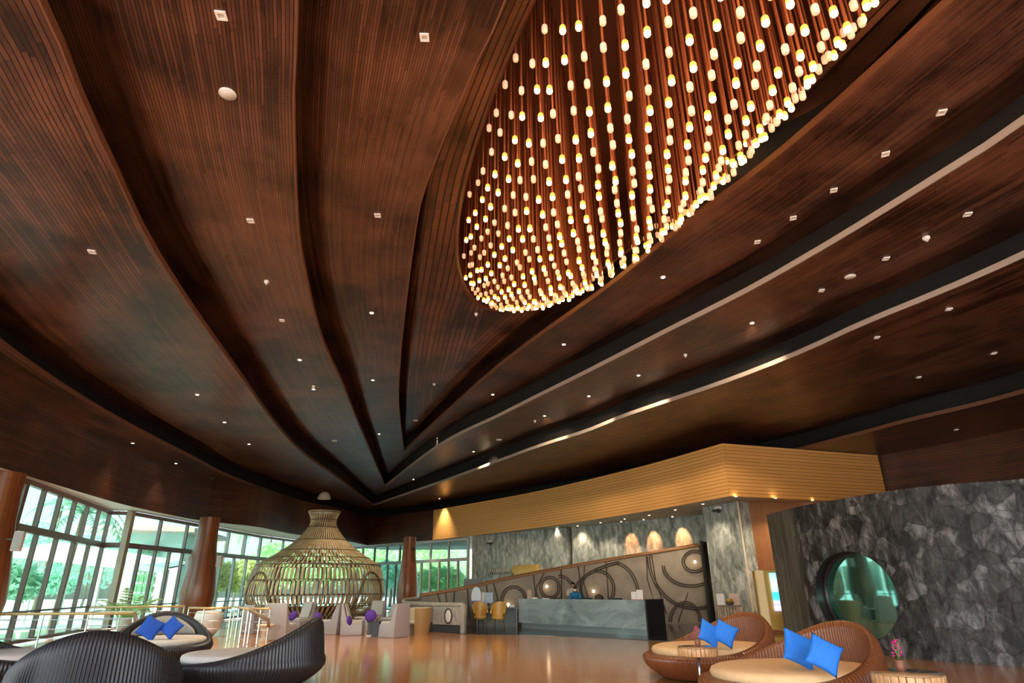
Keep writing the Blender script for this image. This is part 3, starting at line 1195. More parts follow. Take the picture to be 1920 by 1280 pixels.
# wall washers over the stone wall
for k, (x, y) in enumerate(((1184, 1012), (1226, 1008), (1280, 1000))):
    r = ray(x, y)
    n_ = (RW1 - RW0).normalized()
    nn = Vector((n_.y, -n_.x, 0))
    t_ = (RW0 - Vector((0, 0, CZ))).dot(nn) / r.dot(nn)
    hit = r * t_ + Vector((0, 0, CZ))
    src = Vector((hit.x, hit.y, ZF)) - Vector((.55, .55, 0))
    t = thing('wall_washer', 'small amber wall washer over the reception stone, %s of three' % ('left one', 'middle one', 'right one')[k], 'ceiling light', src, 0, 'amber wall washers')
    b = MB()
    b.lathe([(.06, 0), (.06, -.06), (.05, -.07)], n=14, cap1=False)
    b.build('housing', RIM, t)
    c = MB()
    c.lathe([(.048, -.05), (.01, -.055)], n=14)
    c.build('lamp', HOT, t)
    l = bpy.data.lights.new('beam', 'SPOT')
    l.energy = 130
    l.color = (1, .42, .16)
    l.spot_size = math.radians(44)
    l.spot_blend = .7
    lo = bpy.data.objects.new('beam', l)
    COL.objects.link(lo)
    lo.parent = t
    lo.location = (0, 0, -.08)
    lo.rotation_euler = (hit + Vector((0, 0, -.1)) - src).to_track_quat('-Z', 'Y').to_euler()

# white dome hanging near the left fascia
p = at(608, 930, Z[1] - .45)
t = thing('dome_lamp', 'white half dome lamp hanging from the ceiling above the woven pavilion', 'lamp', (p.x, p.y, Z[1]), 0, None, False)
b = MB()
b.lathe([(.40, -.62), (.40, -.56), (.36, -.42), (.27, -.28), (.14, -.20), (.03, -.18)], n=28, cap0=False)
b.lathe([(.40, -.62), (.37, -.60), (.30, -.52), (.02, -.50)], n=28, cap0=False)
b.build('shade', mat('dome_white', (.78, .70, .55), .5), t)
b = MB()
b.lathe([(.012, -.2), (.012, 0)], n=8)
b.build('stem', BLACK, t)

# ================================================================== columns
COLM = plank_mat('column_wood', (.15, .042, .014), (.36, .12, .038), (.06, .02, .01), pitch=.10, length=9, gw=.06, rough=.28, patch=.1, coat=.3)


def column(x, y, sc, label, h=ZF, prof=None):
    t = thing('column', label, 'column', (x, y, 0))
    prof = prof or [(.40, 0), (.44, .12), (.60, .7), (.66, 1.25), (.62, 1.8), (.52, 2.6), (.43, 3.3), (.385, 4.0), (.38, 1.0)]
    pr = [(r * sc, z if i < len(prof) - 1 else h) for i, (r, z) in enumerate(prof)]
    b = MB()
    n = 40
    for (r0, z0_), (r1, z1_) in zip(pr, pr[1:]):
        for k in range(n):
            a0, a1 = 2 * PI * k / n, 2 * PI * (k + 1) / n
            i = len(b.v)
            b.v += [Vector((x + r * math.cos(a), y + r * math.sin(a), z)) for r, z, a in ((r0, z0_, a0), (r0, z0_, a1), (r1, z1_, a1), (r1, z1_, a0))]
            b.face((i, i + 1, i + 2, i + 3), 0, [(.4 * a0, z0_), (.4 * a1, z0_), (.4 * a1, z1_), (.4 * a0, z1_)], True)
    o = b.build('shaft', COLM, None)
    for v in o.data.vertices:
        v.co -= Vector((x, y, 0))
    bm = bmesh.new()
    bm.from_mesh(o.data)
    bmesh.ops.remove_doubles(bm, verts=bm.verts, dist=1e-4)
    bm.to_mesh(o.data)
    bm.free()
    o.parent = t
    f = MB()
    f.lathe([(.46 * sc, 0), (.46 * sc, .10), (.43 * sc, .13)], n=32)
    f.build('base', DKGREY, t)
    return t


P2 = aty(379, 1060, 29.0)
column(P2.x, P2.y, 1.12, 'bulging dark wooden column between the left window bays')
P1 = aty(4, 1000, 17.2)
column(P1.x - .35, P1.y, 1.18, 'dark wooden column cut by the left picture edge')
P3 = aty(766, 1060, 41.5)
column(P3.x, P3.y, 1.05, 'bulging reddish wooden column in front of the garden windows')


def wall_speaker(p, label, col=WHITE, rz=0., s=(.22, .2, .5)):
    t = thing('wall_speaker', label, 'speaker', p, rz)
    b = MB()
    b.box((0, 0, 0), s)
    bevel(b.build('cabinet', col, t), .02)
    g = MB()
    g.box((0, -s[1] / 2 - .006, 0), (s[0] * .85, .012, s[2] * .9))
    g.build('grille', mat('sp_grille', (.5, .5, .5), .7), t)
    k = MB()
    k.box((-s[0] * .5 - .08, .05, .05), (.18, .04, .04))
    k.build('bracket', DKGREY, t)


pp = aty(24, 1015, 17.1)
wall_speaker(pp + Vector((.22, -.1, 0)), 'white box speaker on the leftmost column', rz=.4)
pp = aty(409, 1052, 28.9)
wall_speaker(pp + Vector((.06, 0, 0)), 'small white box speaker right of the bulging column', s=(.22, .2, .48))
pp = aty(356, 1052, 28.9)
wall_speaker(pp + Vector((-.05, 0, 0)), 'small white box speaker left of the bulging column', rz=-.3, s=(.2, .2, .44))


def spot_fix(p, label, rz=0., mt=BLACK):
    t = thing('spotlight', label, 'spotlight', p, rz)
    b = MB()
    b.tube([(-.02, .0, .0), (.0, -.22, -.05)], [.09, .10], 12)
    b.build('head', mt, t)
    b = MB()
    b.box((0, 0.06, .08), (.05, .05, .26))
    b.build('bracket', mt, t)


pp = at(68, 886, ZF + .25)
spot_fix(pp + Vector((.15, 0, 0)), 'black spotlight on the fascia at far left')
pp = aty(645, 1012, 46)
spot_fix(Vector((pp.x, pp.y, pp.z)), 'black spotlight right of the pavilion neck')
pp = aty(776, 1028, 41.0)
spot_fix(pp, 'black spotlight on the reddish column by the garden windows')


def camera_box(p, label, d):
    t = thing('security_camera', label, 'camera', p, math.atan2(d.y, d.x) + PI / 2)
    b = MB()
    b.box((0, 0, .06), (.34, .12, .12))
    bevel(b.build('mount', WHITE, t), .02)
    b = MB()
    b.sphere((.08, -.06, -.06), .09)
    b.build('dome', BLACK, t)
    b = MB()
    b.tube([(-.1, -.02, -.02), (-.1, -.2, -.06)], .05, 12)
    b.build('lens', DKGREY, t)


dw = (RW1 - RW0).normalized()
nw = Vector((dw.y, -dw.x, 0))
npl_ = Vector((dpl.y, -dpl.x, 0))


def plane_hit(px, py, p0, nn):
    r = ray(px, py)
    return r * ((Vector((p0.x, p0.y, 0)) - Vector((0, 0, CZ))).dot(nn) / r.dot(nn)) + Vector((0, 0, CZ))


camera_box(plane_hit(1350, 955, PL, npl_) + npl_ * .1, 'white camera and alarm lamp high on the marble pillar', npl_)
camera_box(plane_hit(922, 1017, RW0, nw) + nw * .1, 'white camera high on the reception stone wall', nw)

# ================================================================== woven pavilion (fish trap)
BAM = mat('bamboo_slat', (.60, .46, .27), .35, noise=.25, nscale=3)
BAMR = mat('bamboo_ring', (.16, .11, .06), .5)
YB = 31.0
bc = aty(594, 1100, YB)
prof_px = [(1169, 80), (1151, 92), (1134, 116), (1114, 124), (1087, 121), (1060, 112), (1047, 92), (1033, 71), (1013, 46), (989, 27), (975, 24), (961, 29)]
prof = []
for y, hw in prof_px:
    z = max(.0, aty(594, y, YB).z) if y < 1160 else 0.0
    prof.append((hw * YB / 1229., z))
pav = thing('woven_pavilion', 'giant domed pavilion woven like a fish trap, with slat bands', 'pavilion', (bc.x, bc.y, 0))


def prof_at(i, f, k=0):
    P = [Vector((r, z, 0)) for r, z in prof]
    a = P[max(0, i - 1)]
    b, c = P[i], P[i + 1]
    d = P[min(len(P) - 1, i + 2)]
    return .5 * ((2 * b) + (c - a) * f + (2 * a - 5 * b + 4 * c - d) * f * f + (3 * b - a - 3 * c + d) * f ** 3)


NSL = 84
for i in range(len(prof) - 1):
    b = MB()
    rb_ = max(prof[i][0], prof[i + 1][0])
    nsl = NSL if rb_ > 1.6 else (64 if rb_ > .9 else 40)
    ww = .090 if rb_ > 1.6 else (.05 if rb_ > .9 else .034)
    for k in range(nsl):
        a = 2 * PI * (k + (.5 if i % 2 else 0)) / nsl
        # doorways: arched gaps towards the left window and to the right
        ua, va = Vector((math.cos(a), math.sin(a), 0)), Vector((-math.sin(a), math.cos(a), 0))
        rings = []
        for q in range(4):
            p = prof_at(i, q / 3)
            tw = .10 * (q / 3 - .5)
            c = ua * p.x + va * tw * .3 + Vector((0, 0, p.y))
            e = va * ww * .5
            f = ua * .016
            rings.append([c - e - f, c + e - f, c + e + f, c - e + f])
        b.ring_strip(rings, 0, True, True, True, False)
    b.build('slat_band', BAM, pav)
for i in range(1, len(prof)):
    r, z = prof[i]
    b = MB()
    for dr in (-.035, .035):
        b.tube([((r + dr) * math.cos(2 * PI * k / 64), (r + dr) * math.sin(2 * PI * k / 64), z) for k in range(64)], .022, 6, closed=True)
    b.build('hoop', BAMR, pav)
for a0 in (math.radians(-128), math.radians(-22)):
    b = MB()
    pts = []
    for k in range(25):
        t_ = k / 24 * 2 - 1
        zz = .05 + 2.15 * math.sqrt(max(0, 1 - abs(t_) ** 2.4))
        aa = a0 + t_ * .33
        # radius of the dome at that height
        rr = 2.4
        for (r0, z0_), (r1, z1_) in zip(prof, prof[1:]):
            if z0_ <= zz <= z1_ + 1e-6:
                rr = r0 + (r1 - r0) * (zz - z0_) / max(1e-6, z1_ - z0_)
        pts.append(((rr + .03) * math.cos(aa), (rr + .03) * math.sin(aa), zz))
    b.tube(pts, .05, 8)
    b.build('doorway_arch', BAMR, pav)
b = MB()
b.lathe([(1.86, .02), (1.90, .74), (1.3, .74), (1.3, .7)], n=48, cap0=True)
b.build('bench', mat('dark_bench', (.035, .02, .014), .6), pav)
b = MB()
b.lathe([(prof[-1][0] + .03, prof[-1][1]), (prof[-1][0] + .05, prof[-1][1] + .06), (prof[-1][0] - .1, prof[-1][1] + .07)], n=32)
b.build('top_ring', BAM, pav)

# ================================================================== daybeds
RATB = mat('brown_rattan', (.20, .068, .024), .35, noise=.2, nscale=30)
RATK = mat('black_rattan', (.030, .030, .034), .38, noise=.2, nscale=30)
CREAM = mat('cream_cushion', (.80, .53, .28), .8, noise=.05, bump=.2, bscale=150)
CREAMW = mat('pale_cushion', (.66, .62, .56), .8, noise=.05, bump=.2, bscale=150)
BACKC = mat('grey_cushion', (.30, .29, .28), .85)
BLUE = mat('blue_fabric', (.02, .21, .80), .75, noise=.08, nscale=25, bump=.2, bscale=200)
BLUE2 = mat('deep_blue_fabric', (.012, .09, .50), .75, noise=.08, nscale=25)


def rimH(ph, crest):
    return .40 + (crest - .40) * ((1 - math.cos(ph)) / 2) ** 2.4


def daybed_mesh(rat, cush, crest=1.03, A=1.22, B=1.02, back=True):
    NR = 560
    b = MB()
    rings = []
    NO, NI = 12, 6
    for q in range(NO + NI + 2):
        ring = []
        for k in range(NR):
            ph = 2 * PI * k / NR
            H = rimH(ph, crest)
            if q <= NO:
                t_ = q / NO
                z = .03 + (H - .03) * t_
                zz = min(1, z / .42)
                r = .74 + .30 * math.sin(zz * PI * .62)
                if z > .36:
                    r += -.10 * (z - .36)
                r -= .04 * max(0, t_ - .9) / .1
                r *= 1 + (.010 if k % 4 < 2 else -.010)
            elif q == NO + 1:
                z = H + .0
                r = .90 + (-.05) * (H - .36)
            else:
                t_ = (q - NO - 1) / NI
                z = H - (H - .36) * t_
                r = .90 - .05 * (H - .36) * (1 - t_) - .02 * t_
                r *= 1 + (.006 if k % 4 < 2 else -.006)
            if q == NO:
                z = H - .01
            ring.append((A * r * math.cos(ph), B * r * math.sin(ph), z))
        rings.append(ring)
    b.ring_strip(rings, 0, True, True, True, True)
    sh = b.build('shell', rat)
    c = MB()
    pr = [(.84, .365), (.895, .40), (.905, .45), (.89, .49), (.84, .515), (.5, .525), (.01, .528)]
    rs_ = [[(A * r * math.cos(2 * PI * k / 64), B * r * math.sin(2 * PI * k / 64), z) for k in range(64)] for r, z in pr]
    c.ring_strip(rs_, 0, True, True, True)
    se = c.build('seat_cushion', cush)
    parts = [sh, se]
    if back:
        d = MB()
        rings = []
        for q in range(8):
            ring = []
            f = q / 7
            for k in range(25):
                ph = PI - .95 + 1.9 * k / 24
                e = math.sin(PI * k / 24) ** .4
                H = (rimH(ph, crest) - .56) * .80 * e + .02
                z = .53 + H * f
                th = .13 * math.sin(PI * min(1, f * .9 + .1)) ** .5 * e
                r = .84 - th - .03 * f
                ring.append((A * r * math.cos(ph), B * r * math.sin(ph), z))
            rings.append(ring)
        for q in reversed(range(8)):
            f = q / 7
            ring = []
            for k in range(25):
                ph = PI - .95 + 1.9 * k / 24
                e = math.sin(PI * k / 24) ** .4
                H = (rimH(ph, crest) - .56) * .80 * e + .02
                ring.append((A * (.855 - .03 * f) * math.cos(ph), B * (.855 - .03 * f) * math.sin(ph), .53 + H * f))
            rings.append(ring)
        d.ring_strip(rings, 0, False)
        parts.append(d.build('back_cushion', BACKC))
    return parts


def daybed(label, loc, rz, parts, group, first=[]):
    t = thing('daybed', label, 'daybed', loc, rz, group)
    for p in parts:
        if p.parent is None and p.get('used') is None:
            p.parent = t
            p['used'] = 1
            del p['used']
        else:
            c = p.copy()
            COL.objects.link(c)
            c.parent = t
    return t


brown = daybed_mesh(RATB, CREAM, back=False)
black = daybed_mesh(RATK, CREAMW, back=True, crest=1.04)
gB, gK = 'brown rattan daybeds', 'black rattan daybeds'


def seatpos(px, py, z=.5):
    v = at(px, py, z)
    return Vector((v.x, v.y, 0))


D1 = seatpos(1312, 1212) + Vector((.25, .25, 0))
D2 = seatpos(1478, 1252) + Vector((.1, .15, 0))
daybed('brown rattan daybed with cream seat behind the flower table', D1, math.radians(180 + 28), brown, gB)
daybed('brown rattan daybed with cream seat before the round window', D2, math.radians(180 + 22), brown, gB)
daybed('brown rattan daybed of which only the rim shows at the bottom right corner', Vector((5.75, 5.9, 0)), math.radians(180 + 100), brown, gB)
DA = seatpos(62, 1224)
DB = Vector((-5.75, 9.5, 0))
DC = seatpos(305, 1196)
DD = seatpos(470, 1222)
daybed('black rattan daybed with pale seat at the left picture edge', DA + Vector((-.6, .1, 0)), math.radians(20), black, gK)
daybed('black rattan daybed seen from behind, its ribbed back towards us', DB, math.radians(116), black, gK)
daybed('black rattan daybed with two blue pillows by the railing', DC, math.radians(-62), black, gK)
daybed('black rattan daybed with its pointed back turned to the lobby floor', DD, math.radians(180 + 8), black, gK)
daybed('black rattan daybed just showing in the bottom left corner', Vector((-6.7, 6.55, 0)), math.radians(200), black, gK)


def pillow_mesh(m, s=.46, th=.17):
    b = MB()
    n = 14
    for side in (1, -1):
        i0 = len(b.v)
        for i in range(n + 1):
            for j in range(n + 1):
                u, v = i / n * 2 - 1, j / n * 2 - 1
                pin = 1 - .10 * (1 - abs(u) ** 2) * abs(v) ** 3
                pin2 = 1 - .10 * (1 - abs(v) ** 2) * abs(u) ** 3
                h = th / 2 * ((1 - u * u) * (1 - v * v)) ** .42
                b.v.append(Vector((u * s / 2 * pin2, side * h, v * s / 2 * pin)))
        for i in range(n):
            for j in range(n):
                a = i0 + i * (n + 1) + j
                b.face((a, a + 1, a + n + 2, a + n + 1), 0, None, True)
    o = b.build('pillow', m)
    bm = bmesh.new()
    bm.from_mesh(o.data)
    bmesh.ops.remove_doubles(bm, verts=bm.verts, dist=1e-5)
    bmesh.ops.recalc_face_normals(bm, faces=bm.faces)
    bm.to_mesh(o.data)
    bm.free()
    return o


pil = {}


def pillow(px, py, z, off, rot, m, label, s=1.):
    if m.name not in pil:
        o = pil[m.name] = pillow_mesh(m)
    else:
        o = pil[m.name].copy()
        COL.objects.link(o)
    v = at(px, py, z)
    o.location = v + Vector(off)
    o.rotation_euler = rot
    o.scale = (s, s, s)
    tag(o, label, 'pillow', 'blue throw pillows')
    return o


R_ = math.radians
pillow(1330, 1187, .75, (0, 0, 0), (R_(-22), R_(30), R_(8)), BLUE, 'bright blue pillow on the far brown daybed, left one', .82)
pillow(1359, 1187, .75, (0, 0, 0), (R_(-22), R_(26), R_(-24)), BLUE, 'bright blue pillow on the far brown daybed, right one', .80)
pillow(1497, 1216, .75, (0, 0, 0), (R_(-22), R_(24), R_(8)), BLUE, 'bright blue pillow on the daybed before the round window, left one', .90)
pillow(1545, 1227, .74, (0, 0, 0), (R_(-20), R_(28), R_(-14)), BLUE, 'bright blue pillow on the daybed before the round window, right one', .80)
pillow(282, 1177, .75, (0, 0, 0), (R_(-20), R_(28), R_(12)), BLUE2, 'deep blue pillow on the black daybed by the railing, left one', .95)
pillow(322, 1176, .75, (0, 0, 0), (R_(-20), R_(34), R_(-12)), BLUE2, 'deep blue pillow on the black daybed by the railing, right one', .85)

# ================================================================== side tables with flowers
TWOOD = mat('table_wood', (.60, .34, .15), .35, noise=.25, nscale=12)
TDARK = mat('table_gap', (.10, .045, .02), .6)


def side_table(label, loc, r, h=.62):
    t = thing('side_table', label, 'side table', loc, 0, 'round slatted side tables')
    b = MB()
    n = 28
    for k in range(n):
        a = 2 * PI * k / n
        w_ = 2 * PI * r / n * (.94 if k % 3 else .80)
        b.box(((r - .035) * math.cos(a), (r - .035) * math.sin(a), h - .055), (w_, .07, .11), 0, a + PI / 2)
    b.lathe([(r - .06, h - .09), (r - .06, h - .012)], n=36, m=1)
    bevel(b.build('slatted_top', [TWOOD, TDARK], t), .008)
    g = MB()
    g.lathe([(r - .005, h + .001), (r - .005, h + .011), (.001, h + .012)], n=40, cap0=True)
    g.build('glass_top', mat('table_top_glass', (.40, .24, .12), .06, coat=1.) if 'table_top_glass' not in bpy.data.materials else bpy.data.materials['table_top_glass'], t)
    p = MB()
    p.lathe([(.022, .02), (.022, h - .1)], n=14)
    p.build('pole', STEEL, t)
    q = MB()
    q.lathe([(.20, 0), (.20, .012), (.03, .03)], n=28)
    q.build('base', STEEL, t)
    return t


def flower_pot(label, loc, s=1.):
    t = thing('flower_pot', label, 'flowers', loc, random.uniform(0, 3))
    b = MB()
    b.lathe([(.035 * s, 0), (.045 * s, .05 * s), (.040 * s, .09 * s), (.045 * s, .10 * s)], n=18)
    b.build('pot', mat('brown_pot', (.25, .10, .06), .4) if 'brown_pot' not in bpy.data.materials else bpy.data.materials['brown_pot'], t)
    b = MB()
    for k in range(5):
        a = k * 1.3
        b.tube([(0, 0, .09 * s), (.015 * math.cos(a) * s, .015 * math.sin(a) * s, .17 * s), (.04 * math.cos(a) * s, .04 * math.sin(a) * s, (.22 + .02 * k) * s)], .004 * s, 5)
    b.build('stems', mat('stem_green', (.10, .30, .05), .5) if 'stem_green' not in bpy.data.materials else bpy.data.materials['stem_green'], t)
    b = MB()
    rnd = random.Random(3)
    for k in range(16):
        z = (.13 + .14 * k / 15) * s
        a = k * 2.4
        rr = .045 * s * (1 - .6 * k / 15)
        c = Vector((rr * math.cos(a), rr * math.sin(a), z))
        for q in range(5):
            aa = q * 2 * PI / 5 + k
            d = Vector((math.cos(aa), math.sin(aa), .35))
            e = Vector((-math.sin(aa), math.cos(aa), 0)) * .014 * s
            b.poly([c, c + d * .018 * s + e, c + d * .034 * s, c + d * .018 * s - e], 0)
        b.sphere(c, .008 * s, 0, 6, 4)
    b.build('blossoms', mat('pink_petal', (.85, .08, .42), .6) if 'pink_petal' not in bpy.data.materials else bpy.data.materials['pink_petal'], t, normals=False)


v = at(1307, 1212, .63)
side_table('round wooden side table with pink flowers beside the far brown daybed', (v.x, v.y, 0), .30)
flower_pot('small pot of pink flowers on the side table by the far brown daybed', (v.x + .02, v.y + .02, .632), 1.0)
v = at(1700, 1260, .63)
side_table('round wooden side table with pink flowers in front of the slate wall', (v.x, v.y, 0), .345)
flower_pot('small pot of pink flowers on the side table before the slate wall', (v.x - .02, v.y + .06, .632), 1.1)


# ================================================================== reception: counter, screen
CTR = stone_mat('counter_slate', ((.13, .17, .18), (.30, .38, .40), (.50, .60, .62)), cell=(.9, .3), vein=1.0, rough=.22, stretch=(.5, 1.3, 1), bump=.05)
CA, CB = at(973, 1177, .0), at(1214, 1193, .0)
CA, CB = Vector((CA.x, CA.y, 0)), Vector((CB.x, CB.y, 0))
dc = (CB - CA).normalized()
nc = Vector((-dc.y, dc.x, 0))            # away from the viewer
LCt = (CB - CA).length
ctr = thing('reception_counter', 'long blue grey stone reception counter', 'counter', tuple(CA.lerp(CB, .5)), 0, None, True)
b = MB()


def cbox(mb, s0, s1, d0, d1, z0, z1, m=0):
    P = [CA + dc * s + nc * d for s, d in ((s0, d0), (s1, d0), (s1, d1), (s0, d1))]
    mb.prism([(p.x, p.y) for p in P], z0, z1, m)


def cface(mb, s0, s1, d, z0, z1):
    a, e = CA + dc * s0 + nc * d, CA + dc * s1 + nc * d
    mb.quad((a.x, a.y, z0), (e.x, e.y, z0), (e.x, e.y, z1), (a.x, a.y, z1), 0, [(s0, z0), (s1, z0), (s1, z1), (s0, z1)])


cface(b, 0, LCt, 0, .20, 1.08)
cface(b, 0, LCt, .12, .20, 1.08)
for s in (0, LCt):
    a, e = CA + dc * s, CA + dc * s + nc * .12
    b.quad((a.x, a.y, .2), (e.x, e.y, .2), (e.x, e.y, 1.08), (a.x, a.y, 1.08), 0, [(0, .2), (.12, .2), (.12, 1.08), (0, 1.08)])
a, e = CA, CB
b.quad(a + Vector((0, 0, 1.08)), e + Vector((0, 0, 1.08)), e + nc * .12 + Vector((0, 0, 1.08)), a + nc * .12 + Vector((0, 0, 1.08)), 0, [(0, 0), (LCt, 0), (LCt, .12), (0, .12)])
b.quad(a + Vector((0, 0, .2)), e + Vector((0, 0, .2)), e + nc * .12 + Vector((0, 0, .2)), a + nc * .12 + Vector((0, 0, .2)), 0, [(0, 0), (LCt, 0), (LCt, .12), (0, .12)])
b.build('front_slab', CTR, ctr)
b = MB()
cbox(b, .10, LCt - .05, .06, .75, .012, .20)
b.build('plinth', mat('polished_plinth', (.22, .28, .30), .08, coat=1.), ctr)
b = MB()
cbox(b, 0, LCt, .12, .85, .70, .75)
b.build('worktop', DKGREY, ctr)
b = MB()
cbox(b, LCt, LCt + .06, -.0, .9, .012, 1.10)
b.build('end_panel', BLACK, ctr)


def on_counter(s, d, z):
    p = CA + dc * s + nc * d
    return Vector((p.x, p.y, z))


cang = math.atan2(dc.y, dc.x)


def simple(name, label, cat, loc, rz, parts, group=None):
    t = thing(name, label, cat, loc, rz, group)
    for nm, fn, m in parts:
        b = MB()
        fn(b)
        b.build(nm, m, t)
    return t


SCRN = mat('screen_dark', (.015, .02, .03), .15, emit=(.1, .2, .3), es=.15)
PAPER = mat('white_card', (.85, .85, .84), .6)
simple('sign_card', 'white display card stand on the right end of the reception counter', 'sign', on_counter(LCt - .35, .06, 1.08), cang, [
    ('card', lambda b: (b.box((.10, .02, .16), (.26, .012, .30))), PAPER), ('side_card', lambda b: b.box((-.14, .0, .13), (.22, .012, .24)), PAPER),
    ('base', lambda b: b.box((0, .02, .008), (.52, .08, .016)), mat('red_base', (.45, .05, .05), .5))])
simple('printed_notice', 'faint pink printed notice standing at the left end of the counter', 'sign', on_counter(.15, .45, .75), cang, [
    ('sheet', lambda b: b.box((0, 0, .48), (.28, .012, .36)), mat('pinkish_sheet', (.62, .42, .36), .6)), ('foot', lambda b: b.box((0, 0, .15), (.16, .12, .30)), PAPER)])
for s, lb, wd in ((1.75, 'black computer monitor back behind the counter left of the staff', .5), (3.35, 'black computer monitor back behind the counter right of the staff', .62), (4.85, 'black monitor back behind the counter beside the white cards', .5)):
    simple('computer_monitor', lb, 'monitor', on_counter(s, .5, .75), cang, [
        ('screen_back', lambda b, wd=wd: b.box((0, 0, .235), (wd, .03, .27)), BLACK), ('stand', lambda b: b.box((0, .02, .06), (.06, .04, .12)), DKGREY), ('foot', lambda b: b.box((0, .03, .008), (.2, .16, .016)), DKGREY)], 'computer monitors behind the counter')
simple('desk_lamp', 'small dark round desk lamp on the reception counter', 'lamp', on_counter(4.0, .5, .75), cang, [
    ('shade', lambda b: b.lathe([(.17, .30), (.165, .38), (.12, .46), (.03, .50)], n=20), mat('brown_shade', (.05, .035, .03), .6)), ('stem', lambda b: b.lathe([(.015, .015), (.015, .34)], n=8), BLACK), ('base', lambda b: b.lathe([(.09, 0), (.09, .015)], n=20), BLACK)])
simple('paper_tray', 'pale paper tray on the left part of the counter', 'tray', on_counter(.95, .06, 1.08), cang, [
    ('tray', lambda b: b.box((0, 0, .015), (.24, .10, .03)), PAPER), ('sheets', lambda b: b.box((.02, 0, .04), (.18, .08, .02)), PAPER)])
simple('paper_tray', 'thin stack of papers between the tray and the seated staff', 'tray', on_counter(1.6, .06, 1.08), cang, [
    ('sheets', lambda b: b.box((0, 0, .012), (.30, .10, .024)), PAPER)])

# woven screen behind the counter
MESH_ = mat('woven_screen_cloth', (.30, .25, .205), .75, noise=.18, nscale=1.6)
YS = 28.6
top_px = [(786, 1117), (870, 1103), (960, 1083), (1060, 1064), (1140, 1050), (1220, 1037), (1310, 1022)]
tp = [aty(x, y, YS) for x, y in top_px]
xr = aty(1338, 1160, YS).x
scr = thing('woven_screen', 'tall sloping woven screen with ringed pattern behind the reception counter', 'screen', (tp[3].x, YS, 0), 0, None, True)
b = MB()
NSc = 60
ctop = crom(tp, NSc)
fr_, bk_ = [], []
for i, p in enumerate(ctop):
    f = i / NSc
    xb = tp[0].x + (xr - tp[0].x) * f
    rows_f = []
    for k in range(9):
        q = k / 8
        bow = -.28 * math.sin(PI * q) * (.3 + .7 * f)
        rows_f.append(Vector((xb + (p.x - xb) * q, YS + bow, .012 + (p.z - .012) * q)))
    fr_.append(rows_f)
b.ring_strip(fr_, 0, False)
b.ring_strip([[v + Vector((0, .09, 0)) for v in r] for r in fr_], 0, False)
b.build('cloth_panel', MESH_, scr)


def scr_pt(px, py, off=.05):
    """pixel to a point on the bowed screen"""
    v = aty(px, py, YS)
    f = min(1, max(0, (v.x - tp[0].x) / (xr - tp[0].x)))
    i = min(NSc, int(f * NSc))
    q = min(1, max(0, v.z / max(.1, ctop[i].z)))
    bow = -.28 * math.sin(PI * q) * (.3 + .7 * f)
    return aty(px, py, YS + bow - off), v.z < ctop[i].z + .02 and v.z > .02


RINGM = mat('dark_cane', (.055, .038, .028), .5)
TOPR = mat('copper_rail', (.32, .15, .06), .4)
b = MB()
b.tube([v + Vector((0, -.03, 0)) for v in ctop], .05, 8)
b.tube([v + Vector((0, .12, .07)) for v in ctop], .03, 8)
b.build('top_rail', TOPR, scr)
b = MB()
for r in (0.0, .12):
    b.tube([v + Vector((r * .7, -.04, 0)) for v in fr_[-1]], .04, 8)
b.build('end_post', RINGM, scr)


def arc(cx, cy, rx, ry, a0=0, a1=360, th=.028, gap=4):
    for dr in (0, gap):
        run = []
        N = 56
        for k in range(N + 1):
            a = math.radians(a0 + (a1 - a0) * k / N)
            p, ok = scr_pt(cx + (rx + dr) * math.cos(a), cy + (ry + dr) * math.sin(a))
            if ok:
                run.append(p)
            else:
                if len(run) > 2:
                    yield run
                run = []
        if len(run) > 2:
            yield run


def ring_part(*a, **k):
    b = MB()
    for run in arc(*a, **k):
        b.tube(run, .026, 6)
    if b.f:
        b.build('cane_ring', RINGM, scr)


ring_part(1031, 1101, 15, 17)
ring_part(1120, 1104, 29, 32)
ring_part(963, 1126, 20, 24)
ring_part(1302, 1052, 19, 17)
ring_part(1296, 1060, 50, 36, 0, 180)
ring_part(1303, 1040, 85, 98, 20, 190)
ring_part(1147, 1118, 48, 62, -80, 30)
ring_part(1285, 1165, 26, 34)
ring_part(1050, 1128, 28, 46, -95, 20)
ring_part(1205, 1122, 130, 70, 170, 250)
ring_part(1003, 1128, 14, 34, 60, 200)


def stick(pts):
    b = MB()
    P = [scr_pt(*q)[0] for q in pts]
    b.tube(P, .022, 6)
    b.build('cane_rod', RINGM, scr)


for pts in ([(1052, 1068), (1053, 1096), (1052, 1126)], [(1136, 1054), (1139, 1090), (1141, 1126)], [(1222, 1040), (1230, 1090), (1250, 1150)], [(1212, 1042), (1214, 1085), (1232, 1150)],
            [(1000, 1078), (1003, 1105), (1012, 1128)], [(1020, 1074), (1006, 1100), (1003, 1128)], [(876, 1104), (878, 1130), (880, 1158)], [(912, 1097), (915, 1120), (918, 1150)], [(925, 1093), (932, 1118), (936, 1150)],
            [(1084, 1062), (1088, 1090), (1092, 1124)], [(1096, 1060), (1094, 1090), (1104, 1124)], [(1290, 1110), (1280, 1140), (1272, 1165)], [(852, 1108), (850, 1128), (858, 1152)], [(835, 1111), (838, 1130), (846, 1150)], [(820, 1113), (826, 1130), (836, 1146)]):
    stick(pts)
for k in range(9):
    x = 800 + k * 30
    b = MB()
    v = ctop[int((k + .5) / 18 * NSc)]
    b.tube([v + Vector((0, -.03, 0)), v + Vector((.06, .12, .07))], .018, 6)
    b.build('rail_strut', TOPR, scr)
GLOBE = mat('warm_globe', (.9, .75, .5), .3, emit=(1, .72, .4), es=5)
